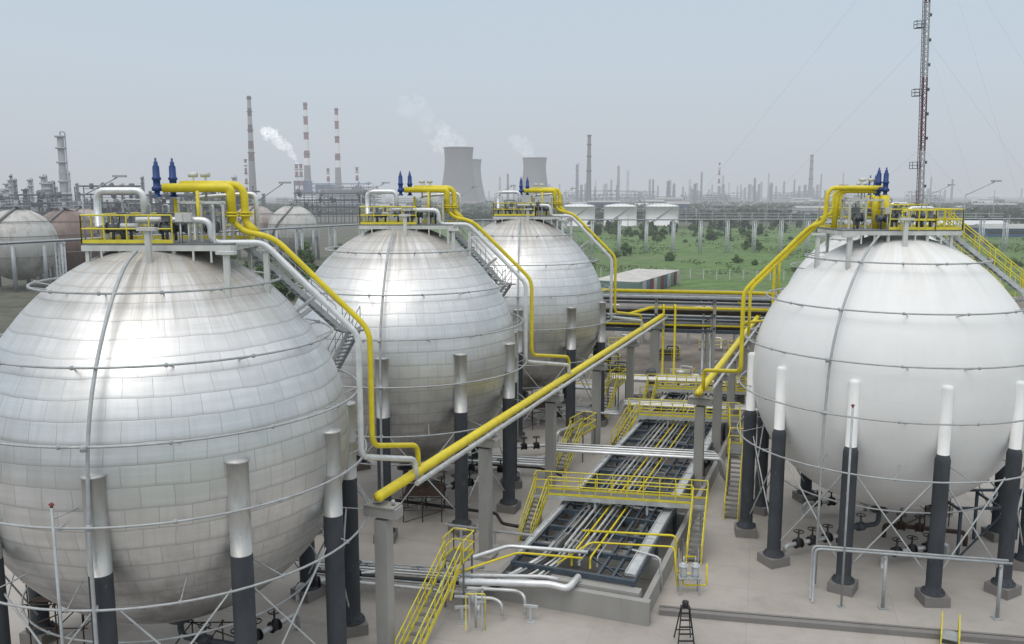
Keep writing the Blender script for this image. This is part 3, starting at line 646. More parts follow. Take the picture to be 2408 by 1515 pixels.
mb.beam((-.4,0,2.1),(.4,0,2.1),.08); mb.cyl((0,0,.2),(0,0,1.9),.06); mb.cyl((-.15,-.1,1.5),(-.15,-.1,1.9),.09); mb.cyl((.12,-.1,1.0),(.12,-.1,1.3),.08); part('frame',mb,GALVL,R)
mb=MB(); mb.tube([(-.45,-.3,.2),(-.45,-.3,2.0),(.45,-.3,2.0),(.45,-.3,.2)],.03,6,.1); part('guard_rail',mb,YRAIL,R)
R=root('step_ladder',(7.9,37.4,0),'black folding step ladder standing on the concrete yard','ladder')
mb=MB()
for x,t in((-.38,-.18),(.38,.18)): mb.beam((x,-.45,0),(t,-.04,1.75),.05)
for i in range(1,6):
    z=i*.3; w=.38-.2*z/1.75; mb.beam((-w,-.45+.41*z/1.75,z),(w,-.45+.41*z/1.75,z),.12,.03)
mb.box((0,0,1.76),(.42,.3,.04)); part('steps',mb,BLACK,R)
mb=MB()
for x,t in((-.38,-.18),(.38,.18)): mb.beam((x,.5,0),(t,.06,1.74),.045)
mb.beam((-.33,.38,.45),(.33,.38,.45),.04); part('rear_frame',mb,BLACK,R)
mb=MB(); mb.lathe([(.12,1.79),(.15,1.85),(.15,2.02),(.08,2.06),(.01,2.07)],12); part('bucket',mb,BLACK,R)
R=root('crossover_step',(20.0,37.3,0),'small crossover step with yellow handrails over kerb','step',None,-.47)
for x in(-.36,.36):
    mb=MB(); mb.tube([(x,-1.2,0),(x,-1.1,1.0),(x,1.0,1.1),(x,1.15,0)],.032,6,.15); mb.tube([(x,-1.16,.5),(x,1.1,.55)],.025,6); mb.cyl((x,0,0),(x,0,1.05),.03,seg=6); mb.beam((x,-1.1,.2),(x,1.1,.2),.03,.2); part('handrail',mb,YRAIL,R)
mb=MB(); mb.box((0,0,.42),(.68,.9,.05)); mb.box((0,-.7,.2),(.68,.4,.05)); mb.box((0,.7,.2),(.68,.4,.05)); part('tread',mb,GALV,R)
def scaffold(x,y,w,h,nz,label):
    mb=MB()
    for a in(-w/2,0,w/2):
        for b in(-w/2,w/2): mb.cyl((x+a,y+b,0),(x+a,y+b,h),.035,seg=5)
    for k in range(1,nz+1):
        z=h*k/nz-.1
        for b in(-w/2,w/2): mb.cyl((x-w/2-.2,y+b,z),(x+w/2+.2,y+b,z),.03,seg=5)
        for a in(-w/2,0,w/2): mb.cyl((x+a,y-w/2-.2,z),(x+a,y+w/2+.2,z),.03,seg=5)
        mb.cyl((x-w/2,y-w/2,z-h/nz+.1),(x+w/2,y-w/2,z),.03,seg=5); mb.cyl((x+w/2,y+w/2,z-h/nz+.1),(x-w/2,y+w/2,z),.03,seg=5)
        if k==nz-1 or nz==1: mb.box((x,y,z+.06),(w,w*.9,.04))
    thing('scaffold',mb,BROWN,label,'scaffold','tubular scaffolds below the tanks')
scaffold(-5.6,53.4,2.4,2.6,3,'rusty brown tubular scaffold under the silver tank')
scaffold(1.8,75,2.6,3.0,3,'rusty brown tubular scaffold under the silver tank')
scaffold(-12.5,34.0,2.6,2.2,2,'rusty brown tubular scaffold under the silver tank')
scaffold(-20.5,38,2.4,3.4,3,'rusty brown tubular scaffold under the silver tank')
scaffold(25.5,53,3,3.2,2,'dark tubular scaffold under the white tank')
def valves(x,y,rz,label,m=RUBBLE):
    R=root('valve_group',(x,y,0),label,'valves','valve groups on pipes beneath the tanks',rz)
    mb=MB(); mb.tube([(-2.2,0,.0),(-2.2,0,.8),(2.2,0,.8),(2.2,0,0)],.13,10,.3); part('pipe',mb,ALUY if m is RUBBLE else m,R)
    for xx in(-1.3,-.3,.8):
        mb=MB(); mb.cyl((xx-.22,0,.8),(xx-.16,0,.8),.27); mb.cyl((xx+.16,0,.8),(xx+.22,0,.8),.27); mb.lathe([(.18,.62),(.22,.8),(.18,.98),(.12,1.1),(.05,1.15),(.05,1.55)],10,(xx,0,0)); mb.ring((xx,0,1.5),.27,.03,16,5); mb.cyl((xx-.27,0,1.5),(xx+.27,0,1.5),.02,seg=5); part('valve',mb,m if m is not RUBBLE else BLACK,R)
for x,y,r,m in((-12.0,31.5,.2,REDP),(-14.6,32.6,-.3,RUBBLE),(-11.3,36.8,1.0,RUBBLE),(-8.8,42.5,.4,RUBBLE),(-3.6,57.0,.5,RUBBLE),(-1.6,60.5,-.2,RUBBLE),(2.2,66.3,.2,RUBBLE),(17.4,47.5,.4,RUBBLE),(24.4,49.2,-.3,BROWN),(20.8,53.8,.2,RUBBLE),(4.5,76,.2,RUBBLE),(-10.8,29.9,.9,RUBBLE),(14.5,62.5,1.1,RUBBLE),(-17.8,34,.9,BROWN),(-9.5,33.2,.5,RUBBLE),(-4.6,62,.1,RUBBLE),(22.5,46.2,.3,RUBBLE)):
    valves(x,y,r,'black handwheel valves on a low pipe loop' if m is not REDP else 'rusty red valves on a low pipe loop',m)
mb=MB()
for x in(25,27.5,30):
    for y in(46.5,49.5): mb.beam((x,y,0),(x,y,3.0),.14)
for y in(46.5,49.5): mb.beam((24.8,y,3.05),(30.2,y,3.05),.14)
for x in(25,27.5,30): mb.beam((x,46.4,2.9),(x,49.6,2.9),.12)
mb.beam((25,46.5,0.1),(27.5,46.5,2.9),.08); mb.beam((30,46.5,.1),(27.5,46.5,2.9),.08)
thing('steel_frame',mb,STEELB,'dark steel pipe frame beneath the white tank','steel frame')
# ------------------------------------------------------------------ cross pipe rack behind
def rack(p,q,levels,label,gap=6,w=3.0,m=STEELB,colm=CONC):
    p,q=V(p),V(q); d=(q-p).normalized(); s=V((d.y,-d.x,0)); L=(q-p).length; mb=MB(); n=int(L/gap); top=max(levels)
    for i in range(n+1):
        c=p.lerp(q,i/n)
        for k in(0,w): mb.beam(c+s*k,c+s*k+V((0,0,top)),.3,mi=1)
        for z in levels: mb.beam(c-s*.3+V((0,0,z)),c+s*(w+.3)+V((0,0,z)),.2,.28,mi=0)
    for z in levels:
        for k in(0,w): mb.beam(p+s*k+V((0,0,z-.3)),q+s*k+V((0,0,z-.3)),.15,.22,mi=0)
    thing('pipe_rack',mb,[m,colm],label,'pipe rack')
    for z in levels:
        k=.15
        while k<w:
            r=random.choice((.07,.1,.14,.18,.1)); m2=random.choice((ALUD,ALU,BROWN,ALUY,GALV,YEL,STEELB)) 
            t=MB(); t.tube([p+s*k+V((0,0,z+.14+r)),q+s*k+V((0,0,z+.14+r))],r,8); thing('rack_pipe',t,m2,'pipe resting on the cross rack beam','pipe','pipes on the cross racks'); k+=2*r+.22
rack((-2,99,0),(46,89.8,0),(6.2,7.6,9.1),'tall multi-level pipe rack of dark steel and concrete posts')
rack((-2,111,0),(50,101,0),(4.2,5.6),'mid-height pipe rack of dark steel with many pipes')
rack((0,124,0),(55,113.5,0),(3.0,),'low long pipe rack with rusty pipes',m=BROWN)
mb=MB(); mb.tube([(8,96.8,9.75),(28.2,92.9,9.75)],.2,12); thing('overhead_pipe',mb,YEL,'yellow pipe on top of cross rack','pipe')
mb=MB(); mb.tube([(12.5,92.5,7.6),(15,92.8,8.3),(27,90.4,8.3)],.17,12); thing('overhead_pipe',mb,YEL,'yellow pipe on top of cross rack','pipe')
for x,y in((16.2,92.2),(17.3,91.5),(20.5,92.4),(21.3,92.1),(24.4,91.7)):
    mb=MB(); mb.tube([(x,y,.2),(x,y,8.6),(x+.1,y+2,8.7)],.12,8,.3); thing('riser_pipe',mb,random.choice((GALVL,YEL,BROWN)),'vertical riser pipe rising to the cross rack','pipe','riser pipes at the cross rack')
for i in range(30):
    x=random.uniform(9,34); y=random.uniform(84,88) if i>20 else random.uniform(96,150)-x*.15; h=random.uniform(1.2,3.2)
    R=root('pump_skid',(x,y,0),'small process skid with vessel and yellow rail','process equipment','process skids behind the racks',random.uniform(-.3,.3))
    mb=MB(); mb.box((0,0,.15),(3,1.6,.3)); part('plinth',mb,CONCD,R)
    mb=MB(); 
    if i%2: mb.lathe([(.1,.5),(.5,.7),(.5,h),(.3,h+.25),(.02,h+.3)],14)
    else: mb.cyl((-1.1,0,.9),(1.1,0,.9),.45,seg=14); mb.box((-.7,0,.45),(.2,.6,.5)); mb.box((.7,0,.45),(.2,.6,.5))
    mb.tube([(1.3,0,.3),(1.3,0,1.6),(0,.4,1.6),(0,.4,.4)],.09,8,.2); part('vessel',mb,random.choice((ALU,RUBBLE,WHITEP,STEELB)),R)
    mb=MB(); mb.rail([(-1.5,-.8,.3),(1.5,-.8,.3),(1.5,.8,.3)],toe=False,r=.04); part('railing',mb,YRAIL,R)
# ------------------------------------------------------------------ mast
R=root('lattice_mast',(35.5,75.0,0),'tall slim guyed lattice mast in dark red and grey','mast'); R.rotation_euler=(0,math.radians(-2.0),0)
mw=.19; H=44; cs=[pol(mw,90,0),pol(mw,210,0),pol(mw,330,0)]
mb=MB(); z=0; k=0
while z<H:
    mi=0 if (k//6)%2 else 1
    for c in cs: mb.cyl(c+V((0,0,z)),c+V((0,0,min(H,z+1))),.05,seg=6,mi=mi,cap=False)
    for i in range(3):
        a,b=cs[i],cs[(i+1)%3]; mb.cyl(a+V((0,0,z)),b+V((0,0,z)),.025,seg=4,mi=mi); mb.cyl(a+V((0,0,z)),b+V((0,0,z+.5)),.025,seg=4,mi=mi); mb.cyl(b+V((0,0,z+.5)),a+V((0,0,z+1)),.025,seg=4,mi=mi)
    z+=1; k+=1
MRED=mat('mast_dark_red',(.13,.045,.06),.6,0,.2,2)
part('lattice',mb,[GALV,MRED],R)
mb=MB(); 
for s in(-.14,.14): mb.cyl((-.28,s,0),(-.28,s,H),.03,seg=5)
z=.3
while z<H: mb.cyl((-.28,-.14,z),(-.28,.14,z),.02,seg=4); z+=.35
part('ladder',mb,MRED,R)
for z in(18,22.5,28.5,34,40.5):
    mb=MB(); mb.box((-.6,0,z),(.6,.6,.05)); mb.rail([(-.25,-.3,z),(-.9,-.3,z),(-.9,.3,z),(-.25,.3,z)],h=.55,r=.022,toe=False)
    part('rest_platform',mb,RUBBLE,R)
mb=MB()
for z in range(3,44,2): mb.box((.33,0,z),(.2,.1,.25)); 
mb.cyl((.25,0,0),(.25,0,H),.03,seg=5)
part('cable_run',mb,RUBBLE,R)
for az in(20,140,260):
    for zz,rr in((24,28),(33,34),(43,40)):
        mb=MB(); mb.cyl(pol(.3,az,zz),pol(rr,az,0),.005,seg=4,cap=False); part('guy_wire',mb,GALV,R)
# ------------------------------------------------------------------ distant pipe bridge with lattice posts
pm=MB(); hh=11
for x in(-.9,.9):
    for y in(-.3,.3): pm.cyl((x,y,0),(x,y,hh),.17,seg=5)
    for z in range(0,11): pm.cyl((x,-.3,z),(x,.3,z+1),.06,seg=4)
pm.beam((-1.5,0,hh),(1.5,0,hh),.4,.3)
for z in(3,7): pm.beam((-.9,0,z),(.9,0,z),.12); pm.beam((-.9,0,z),(.9,0,z+3.5),.08)
psrc=thing('lattice_post',pm,FPALE,'pale lattice steel post carrying a distant pipe bridge','steel post','lattice posts of the pipe bridge')
def bridge(pts,gap,psrc_first):
    for a,b in zip(pts[:-1],pts[1:]):
        a,b=V(a),V(b); d=(b-a).normalized(); n=int((b-a).length/gap); rz=math.atan2(d.y,d.x)+math.pi/2
        for i in range(n):
            p=a.lerp(b,i/n)
            if psrc_first[0]: psrc.location=p; psrc.rotation_euler=(0,0,rz); psrc_first[0]=False
            else: clone(psrc,p,rz)
        s=V((d.y,-d.x,0))
        for k,r,m in((-1,.2,FPALE),(-.3,.15,FSILV),(.4,.25,FPALE),(1.0,.15,FSTEEL)):
            t=MB(); t.tube([a+s*k+V((0,0,hh+.2+r)),b+s*k+V((0,0,hh+.2+r))],r,6); thing('bridge_pipe',t,m,'pale pipe carried along the distant pipe bridge','pipe','pipes on the distant pipe bridge')
bridge([(-112,118,0),(-44,257,0),(-10,300,0)],13,[True]); bridge([(-10,300,0),(112,304,0),(330,330,0)],9,[False])
fm=MB(); fm.beam((0,0,0),(0,0,2.2),.15); fm.beam((0,0,2.2),(.25,-.15,2.5),.1)
fsrc=thing('fence_post',fm,FPALE,'pale concrete fence post at the edge of the field','fence post','fence posts beside the green field')
for i in range(60):
    p=V((22+i*3,214-i*.7,0))
    if i==0: fsrc.location=p
    else: clone(fsrc,p)
for z in(.5,1.1,1.7,2.1):
    t=MB(); t.cyl((22,214,z),(199,172.7,z),.03,seg=4); thing('fence_wire',t,FGREYL,'thin wire strung along the field fence','fence wire','wires of the field fence')
cl=[('grey',CWHITE),('blue',CBLUE),('red',CRED),('green',CGREEN)]
ax=V((-.9,.44,0)); st=V((.44,.9,0)); rz=math.atan2(ax.y,ax.x)
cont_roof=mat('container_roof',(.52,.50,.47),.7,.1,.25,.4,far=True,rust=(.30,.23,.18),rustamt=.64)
for i in range(12):
    nm,m=cl[[3,0,1,2,0,3,2,1,0,3,2,0][i]]; c=V((25.5,172,0))+st*(2.5*i)+ax*5
    R=root('shipping_container',c,'%s shipping container with weathered pale roof in a row'%nm,'container','row of shipping containers',rz)
    mb=MB(); mb.box((0,0,1.55),(10.0,2.38,2.9),0,0)
    for k in range(32):
        x=-4.8+k*.3
        for s in(-1,1): mb.box((x,s*1.2,1.55),(.14,.06,2.8),0,0)
    for x in(-5,5):
        for y in(-1.15,1.15): mb.box((x,y,1.55),(.12,.12,3.06))
    mb.box((0,0,3.06),(10.05,2.42,.08),0,1); part('body',mb,[m,cont_roof],R)
    for s in(-.58,.58):
        mb=MB(); mb.box((-5.04,s,1.55),(.05,1.1,2.75)); mb.cyl((-5.09,s+.2,.2),(-5.09,s+.2,2.9),.03,seg=5); mb.cyl((-5.09,s-.2,.2),(-5.09,s-.2,2.9),.03,seg=5); part('door',mb,m,R)
for x,y in((42.5,560),(69,560),(96,562)):
    R=root('storage_tank',(x,y,0),'white cylindrical storage tank with shallow domed roof','storage tank','white storage tanks')
    mb=MB(); mb.lathe([(10.4,0),(10.4,12),(10.55,12.02),(10.55,12.25),(10.4,12.3),(8,13.1),(4,13.7),(.05,13.9)],48); part('shell',mb,FWHITE,R)
    mb=MB(); mb.tube([pol(10.8,210+t*9,.5+t*1.15) for t in range(11)],.25,6,.1); part('spiral_stair',mb,FGREY,R)
    mb=MB(); mb.ring((0,0,13.3),10.4,.08,40,5)
    for t in range(24): mb.cyl(pol(10.4,t*15,12.2),pol(10.4,t*15,13.3),.07,seg=4)
    part('roof_railing',mb,FGREYL,R)
# ------------------------------------------------------------------ chimneys
def chimney(x,y,h,r0,r1,stripe,label,ns=7,mm=None):
    prof=[];mis=[]; N_=28
    for i in range(N_+1):
        t=i/N_; prof.append((r1+(r0-r1)*(1-t)**1.35,h*t))
        if i<N_:
            if t>=1-stripe: mis.append((1,2)[int((1-t-.001)/stripe*ns)%2])
            else: mis.append(0)
    R=root('chimney',(x,y,0),label,'chimney','power station chimneys')
    mb=MB(); mb.lathe(prof,24,mis=mis); part('shaft',mb,mm or [FGREY,FRED,FWHITE],R)
    mb=MB()
    for t in(.98,.86,.7,.5):
        rr=r1+(r0-r1)*(1-t)**1.35; mb.lathe([(rr,h*t),(rr+1.0,h*t),(rr+1.0,h*t+1.1),(rr+.8,h*t+1.1)],20)
    part('gallery',mb,FDARK,R)
DR=mat('sooty_red',(.12,.05,.05),.8,0,.3,.1,far=True)
chimney(-338,1150,144,5.6,2.4,.60,'tall sooty chimney with faded red and grey bands',9,[FGREY,DR,FGREYL])
chimney(-347,1500,171,7,3.2,.62,'tall tapering chimney with red and white bands',8)
chimney(-295,1500,162,6.5,2.9,.62,'tall tapering chimney with red and white bands',8)
chimney(-341,1400,66,3,2.3,.85,'slim short red and white banded chimney',8)
chimney(-334,1400,66,3,2.3,.85,'slim short red and white banded chimney',8)
chimney(-312,1500,62,3,2.2,.85,'slim short red and white banded chimney',7)
chimney(-263,1500,64,3,2.2,.85,'slim short red and white banded chimney',7)
chimney(-361,1200,66,2,1.6,.8,'slim short red and white banded chimney',8)
chimney(113,1300,105,4.6,2.5,0,'tall plain grey chimney trailing thin smoke')
chimney(609,1800,98,5.5,3.0,0,'tall plain grey chimney in the haze')
chimney(422,1800,82,3,1.6,.6,'slim banded chimney in the haze',6)
def cooling(x,y,h,rt):
    R=root('cooling_tower',(x,y,0),'grey concrete hyperbolic cooling tower steaming','cooling tower','cooling towers of the power station')
    prof=[]
    for i in range(25):
        t=i/24; rr=rt*(.93+ .50*abs(.80-t)**1.7/.80**1.7) if t<.8 else rt*(.93+.07*((t-.8)/.2)**1.5)
        prof.append((rr,h*(.06+.94*t)))
    mb=MB(); mb.lathe(prof,56); del mb.f[-1],mb.m[-1],mb.sm[-1]; mb.lathe([(rt-1.2,h*.9),(rt-1.2,h),(rt+.2,h),(rt+.2,h-2)],56); part('shell',mb,FGREY,R)
    mb=MB()
    for k in range(36):
        mb.cyl(pol(rt*1.46,k*10,0),pol(rt*1.42,k*10+5,h*.06),.5,seg=5); mb.cyl(pol(rt*1.46,k*10+10,0),pol(rt*1.42,k*10+5,h*.06),.5,seg=5)
    part('support_leg',mb,FGREYL,R)
cooling(-83,1380,91,23.3); cooling(-76,1600,81,21); cooling(41,1600,84,22)
def vapour(name,dens,col,em):
    m=bpy.data.materials.new(name); m.use_nodes=True; nt=m.node_tree; nt.nodes.clear(); o=nn(nt,'ShaderNodeOutputMaterial'); v=nn(nt,'ShaderNodeVolumePrincipled')
    v.inputs['Color'].default_value=col; v.inputs['Density'].default_value=dens; v.inputs['Anisotropy'].default_value=0
    v.inputs['Emission Strength'].default_value=em; v.inputs['Emission Color'].default_value=(.93,.95,.98,1)  # vapour glows by itself, in place of light scattered within it
    nt.links.new(v.outputs[0],o.inputs['Volume']); return m
def lump(mb,c,r,sd):
    vs=[]; nu,nv=20,14; c=V(c)
    for j in range(nv+1):
        for i in range(nu):
            th=math.pi*j/nv; ph=2*math.pi*i/nu; d=V((math.sin(th)*math.cos(ph),math.sin(th)*math.sin(ph),math.cos(th)))
            k=1+.7*noise.noise(d*1.6+V((sd,0,0)))+.4*noise.noise(d*4+V((0,sd,0))); vs.append(c+d*r*k)
    fs=[(j*nu+i,(j+1)*nu+i,(j+1)*nu+(i+1)%nu,j*nu+(i+1)%nu) for j in range(nv) for i in range(nu)]
    mb.add(vs,fs,0,True)
def plume(a,b,r0,r1,n,m,label,seed,wob=.8):
    rnd=random.Random(seed); mb=MB(); a,b=V(a),V(b)
    for i in range(n):
        t=i/(n-1); r=r0+(r1-r0)*t; c=a.lerp(b,t**.85)+V((rnd.uniform(-1,1),rnd.uniform(-1,1),rnd.uniform(-1,1)))*r*wob+V((0,0,6*math.sin(t*5)*t)); lump(mb,c,r*rnd.uniform(.45,1.0),i+seed)
    thing('steam_plume',mb,m,label,'steam','drifting steam plumes')
VS=vapour('dense_steam',.04,(.98,.98,1,1),.024); VT=vapour('thin_steam',.006,(.95,.96,1,1),.0044); VK=vapour('thin_smoke',.012,(.5,.5,.52,1),.0030)
plume((-339,1400,68),(-384,1410,118),3,10,50,VS,'dense white steam drifting from small chimneys',3,1.0)
plume((-86,1380,93),(-112,1385,108),12,12,18,VT,'white steam rising from the cooling tower',5)
plume((-95,1380,100),(-165,1400,165),8,13,30,vapour('faint_steam',.0028,(.95,.96,1,1),.0020),'faint steam trail above the cooling tower',15,1.2)
plume((38,1600,86),(5,1610,122),11,10,22,VT,'white steam rising from the cooling tower',9)
plume((113,1300,106),(85,1305,118),2,6,12,VK,'thin grey smoke leaving the chimney',12)
# ------------------------------------------------------------------ process columns + plants
def column(x,y,h,r,m=FSILV,label='slim grey process column with ladders and platforms',grp='process columns on the skyline',gal=True):
    mb=MB(); mb.lathe([(r*1.25,0),(r*1.05,h*.08),(r,h*.1),(r,h*.62),(r*.85,h*.65),(r*.85,h*.96),(r*.5,h*.995),(.05,h)],14)
    if gal:
        for t in(.3,.5,.7,.85,.97): mb.lathe([(r*.9,h*t),(r*1.4,h*t),(r*1.4,h*t+1.0),(r*1.35,h*t+1)],10)
        mb.tube([(r*1.3,0,h*.05),(r*1.3,0,h*1.03),(0,0,h*1.03),(0,0,h*.99)],r*.18,6,r)
    for v in mb.v: v+=V((x,y,0))
    return thing('process_column',mb,m,label,'process column',grp)
column(-254,500,53,2.1,FSILV,'tall silver process column with caged ladder','refinery columns')
for x,y,h,r in((-268,505,30,1.6),(-262,498,26,2.2),(-273,500,28,1.2),(-258,512,32,1.4),(-297,520,26,2.0),(-290,510,28,1),(-281,540,22,1),(-250,490,20,1.8),(-305,530,22,1.5)): column(x,y,h,r,grp='refinery columns')
def steelwork(x,y,w,d,h,nx,nz,label,m=FSTEEL):
    mb=MB()
    for i in range(nx+1):
        for j in(0,1):
            mb.beam((x+w*i/nx,y+d*j,0),(x+w*i/nx,y+d*j,h*random.choice((1,1,.85,.7))),.45)
    for k in range(1,nz+1):
        z=h*k/nz*.95; mb.box((x+w/2,y+d/2,z),(w*random.uniform(.6,1),d,.3)); 
        for j in(0,1): mb.beam((x,y+d*j,z+1.1),(x+w,y+d*j,z+1.1),.15)
        for _ in range(5):
            px=x+random.random()*w; r=random.uniform(.6,1.6); mb.cyl((px,y+d*random.random(),z),(px,y+d/2,z+random.uniform(2,3.6)),r,seg=8)
        mb.cyl((x,y+d/2,z+1.5),(x+w,y+d/2,z+1.5),.5,seg=6)
    thing('process_structure',mb,m,label,'steel structure','open steel process structures')
LS='open steel process structure crowded with pipes and vessels'
steelwork(-238,480,34,10,24,8,5,LS); steelwork(-205,500,26,10,18,6,4,LS); steelwork(-300,480,28,10,17,6,3,LS); steelwork(-180,520,30,8,21,7,4,LS); steelwork(-330,500,26,9,15,6,3,LS)
steelwork(-150,600,50,12,20,9,4,LS); steelwork(-410,560,60,12,17,9,4,LS); steelwork(-235,430,50,10,15,9,3,LS); steelwork(-190,440,40,10,19,8,4,LS); steelwork(-260,455,30,10,19,6,4,LS)
rnd=random.Random(5)
def building(x,y,w,d,h,m,label,pitched=False,name='building'):
    R=root(name,(x,y,0),label,'building','industrial buildings on the skyline')
    mb=MB(); mb.box((0,0,h/2),(w,d,h)); part('wall',mb,m,R)
    mb=MB()
    if pitched: mb.add([(-w/2-.5,-d/2-.5,h),(w/2+.5,-d/2-.5,h),(w/2+.5,d/2+.5,h),(-w/2-.5,d/2+.5,h),(-w/2-.5,0,h+d*.12),(w/2+.5,0,h+d*.12)],[(0,1,5,4),(3,4,5,2),(0,4,3),(1,2,5),(0,3,2,1)])
    else: mb.box((0,0,h+.25),(w+.6,d+.6,.5)); mb.box((w*.2,0,h+1.5),(w*.15,d*.4,2.2))
    part('roof',mb,FGREYL if m is not FWHITE else FPALE,R)
    mb=MB(); nf=max(1,int(h/4)); nw=max(3,int(w/4))
    for f in range(nf):
        mb.box((0,-d/2-.06,h*(f+.55)/nf),(w*.94,.1,1.4))
        for k in range(nw): mb.box((-w/2+w*(k+.5)/nw,-d/2-.09,h*(f+.55)/nf),(.5,.1,1.6))
    part('window',mb,FDARK,R)
building(-262,1400,82,40,26,FDULL,'long grey power station hall with window rows'); building(-318,1390,30,30,20,FWHITE,'white power station block'); building(-336,1420,24,26,40,FBLUE,'tall blue clad boiler house')
building(-305,1440,26,30,34,FBLUE,'blue clad boiler house'); building(-225,1410,40,30,20,FWHITE,'white power station block'); building(-285,1385,40,20,17,FWHITE,'white power station block')
steelwork(-330,1380,110,20,36,14,5,'steel coal handling gantries at the power station',FBLUE); steelwork(-300,1370,90,10,30,14,4,'steel gantries at the power station')
BL='low industrial building with flat roof in the haze'
for i in range(70):
    y=rnd.uniform(760,2400); x=y*rnd.uniform(-.62,.66); m=rnd.choice((FWHITE,FGREYL,FGREYL,FGREY,FBLUE,FGREY,FDULL))
    if (abs(x)<150 and 1300<y<1700) or (x>.4*y and m is FBLUE): continue
    building(x,y,rnd.uniform(15,50),rnd.uniform(10,18),rnd.uniform(4,12),m,BL,rnd.random()<.6)
building(240,420,34,16,4,FBLUE,'low shed with blue wall and pale roof',True); building(222,440,46,16,5,FWHITE,'low white warehouse with pale pitched roof',True); building(190,700,40,14,5,FBLUE,'low shed with blue wall and pale roof',True)
for i in range(95):
    y=rnd.uniform(1900,2900); a=rnd.choice((rnd.uniform(.19,.36),rnd.uniform(.04,.36),rnd.uniform(.2,.6),rnd.uniform(-.1,.3))); h=rnd.choice((28,34,40,46,60,78)) *rnd.uniform(.8,1.15)
    column(y*a,y,h,rnd.uniform(1.6,4.4),rnd.choice((FSTEEL,FSTEEL,FSILV,FGREY)),'hazy refinery column on the skyline',gal=rnd.random()<.6)
for i in range(26):
    y=rnd.uniform(1700,2500); steelwork(y*rnd.uniform(.0,.5),y,rnd.uniform(40,90),14,rnd.uniform(12,26),9,3,LS)
for i in range(34):
    y=rnd.uniform(450,900); column(y*rnd.uniform(-.60,-.28),y,rnd.uniform(18,32),rnd.uniform(.7,1.6),rnd.choice((FSILV,FSTEEL,FSTEEL)),'slim refinery column behind the tank rows','refinery columns')
for i in range(24):
    x=60+i*13+rnd.uniform(-3,3); mb=MB(); mb.cyl((x,470,0),(x,470,rnd.choice((9,9,12,22))),.18,seg=5); mb.beam((x-1,470,8.8),(x+1,470,8.8),.2); thing('utility_pole',mb,FGREYL,'pale utility pole beyond the field','utility pole','utility poles beyond the field')
for y,x0,x1 in((600,110,330),(680,150,420),(760,60,500)):
    mb=MB()
    for z in(5,7): mb.beam((x0,y,z),(x1,y-10,z),.9,.4)
    x=x0
    while x<x1: mb.beam((x,y,0),(x,y,7.5),.5); x+=9
    thing('pipe_rack',mb,FSTEEL if y==680 else FSILV,'long low pipe rack crossing the far field','pipe rack')
# ------------------------------------------------------------------ trees
def tree_src(h,w,seed,lm,nl=2400,ls=.26):
    r=random.Random(seed); R=bpy.data.objects.new('tree',None); COL.objects.link(R); ORG[R.name]=V((0,0,0))
    mb=MB(); mb.cyl((0,0,-.1),(.1,0,h*.4),.02*h+.03,.013*h,8); mb.cyl((.1,0,h*.4),(0,.1,h*.8),.013*h,.004*h,6)
    cl=[]
    for i in range(24):
        a=r.uniform(0,6.28); t=r.random(); z=h*(.14+.78*t); rad=w*.5*math.sin(math.pi*min(1,.25+t*.73))*r.uniform(.2,1.05)
        c=V((math.cos(a)*rad,math.sin(a)*rad,z)); cl.append((c,w*r.uniform(.11,.2))); mb.cyl((.05,0,z*.62),c,.006*h,.002*h,5)
    part('trunk',mb,BARK,R)
    mb=MB()
    for k in range(nl):
        c,cr=r.choice(cl); d=V((r.gauss(0,1),r.gauss(0,1),r.gauss(0,.8))); d=d.normalized()*cr*r.random()**.35; p=c+d
        u=V((r.gauss(0,1),r.gauss(0,1),r.gauss(0,.6))).normalized(); v=u.cross(V((r.gauss(0,1),r.gauss(0,1),r.gauss(0,1)))).normalized(); s=ls*r.uniform(.6,1.3)
        mb.add([p-u*s-v*s*.5,p+u*s-v*s*.6,p+u*s*.8+v*s*.6,p-u*s*.8+v*s*.5],[(0,1,2,3)])
    part('crown',mb,lm,R); return R
srcs=[tree_src(6,6,1,LEAF),tree_src(5,6.5,2,LEAF),tree_src(6.5,5,3,LEAFL),tree_src(3,4.6,4,LEAFL,1500,.22),tree_src(8,7.5,6,LEAFF)]
spots=[]; r=random.Random(21)
for i in range(110):
    y=230+ (r.random()**.7)*300; x=y*r.uniform(.08,.62)
    spots.append((x,y,r.choice((0,1,2,3,3,3)),r.uniform(.4,.85)))
for i in range(95):
    y=r.uniform(410,540); x=y*r.uniform(.09,.65); spots.append((x,y,r.choice((0,1,4,2)),r.uniform(.5,.95)))
for i in range(30):
    y=r.uniform(150,260); x=-y*r.uniform(.12,.40); spots.append((x,y,r.choice((0,1,2)),r.uniform(.7,1.1)))
for i in range(24):
    y=r.uniform(220,260); x=y*r.uniform(.26,.66)+5; spots.append((x,y,3,r.uniform(.3,.7)))
used=set()
for x,y,k,s in spots:
    if 15<x<48 and 170<y<222: continue
    t=srcs[k]
    if k not in used: used.add(k); t.location=(x,y,0); t.scale=(s,s,s); o=t
    else: o=clone(t,(x,y,0),r.uniform(0,6.28),s)
    lab='leafy green bush-like tree standing in the grass field' if x>0 else 'dark green leafy tree growing behind the old tanks'
    tag(o,lab,'tree','trees around the tank farm')
mb=MB(); r=random.Random(8)
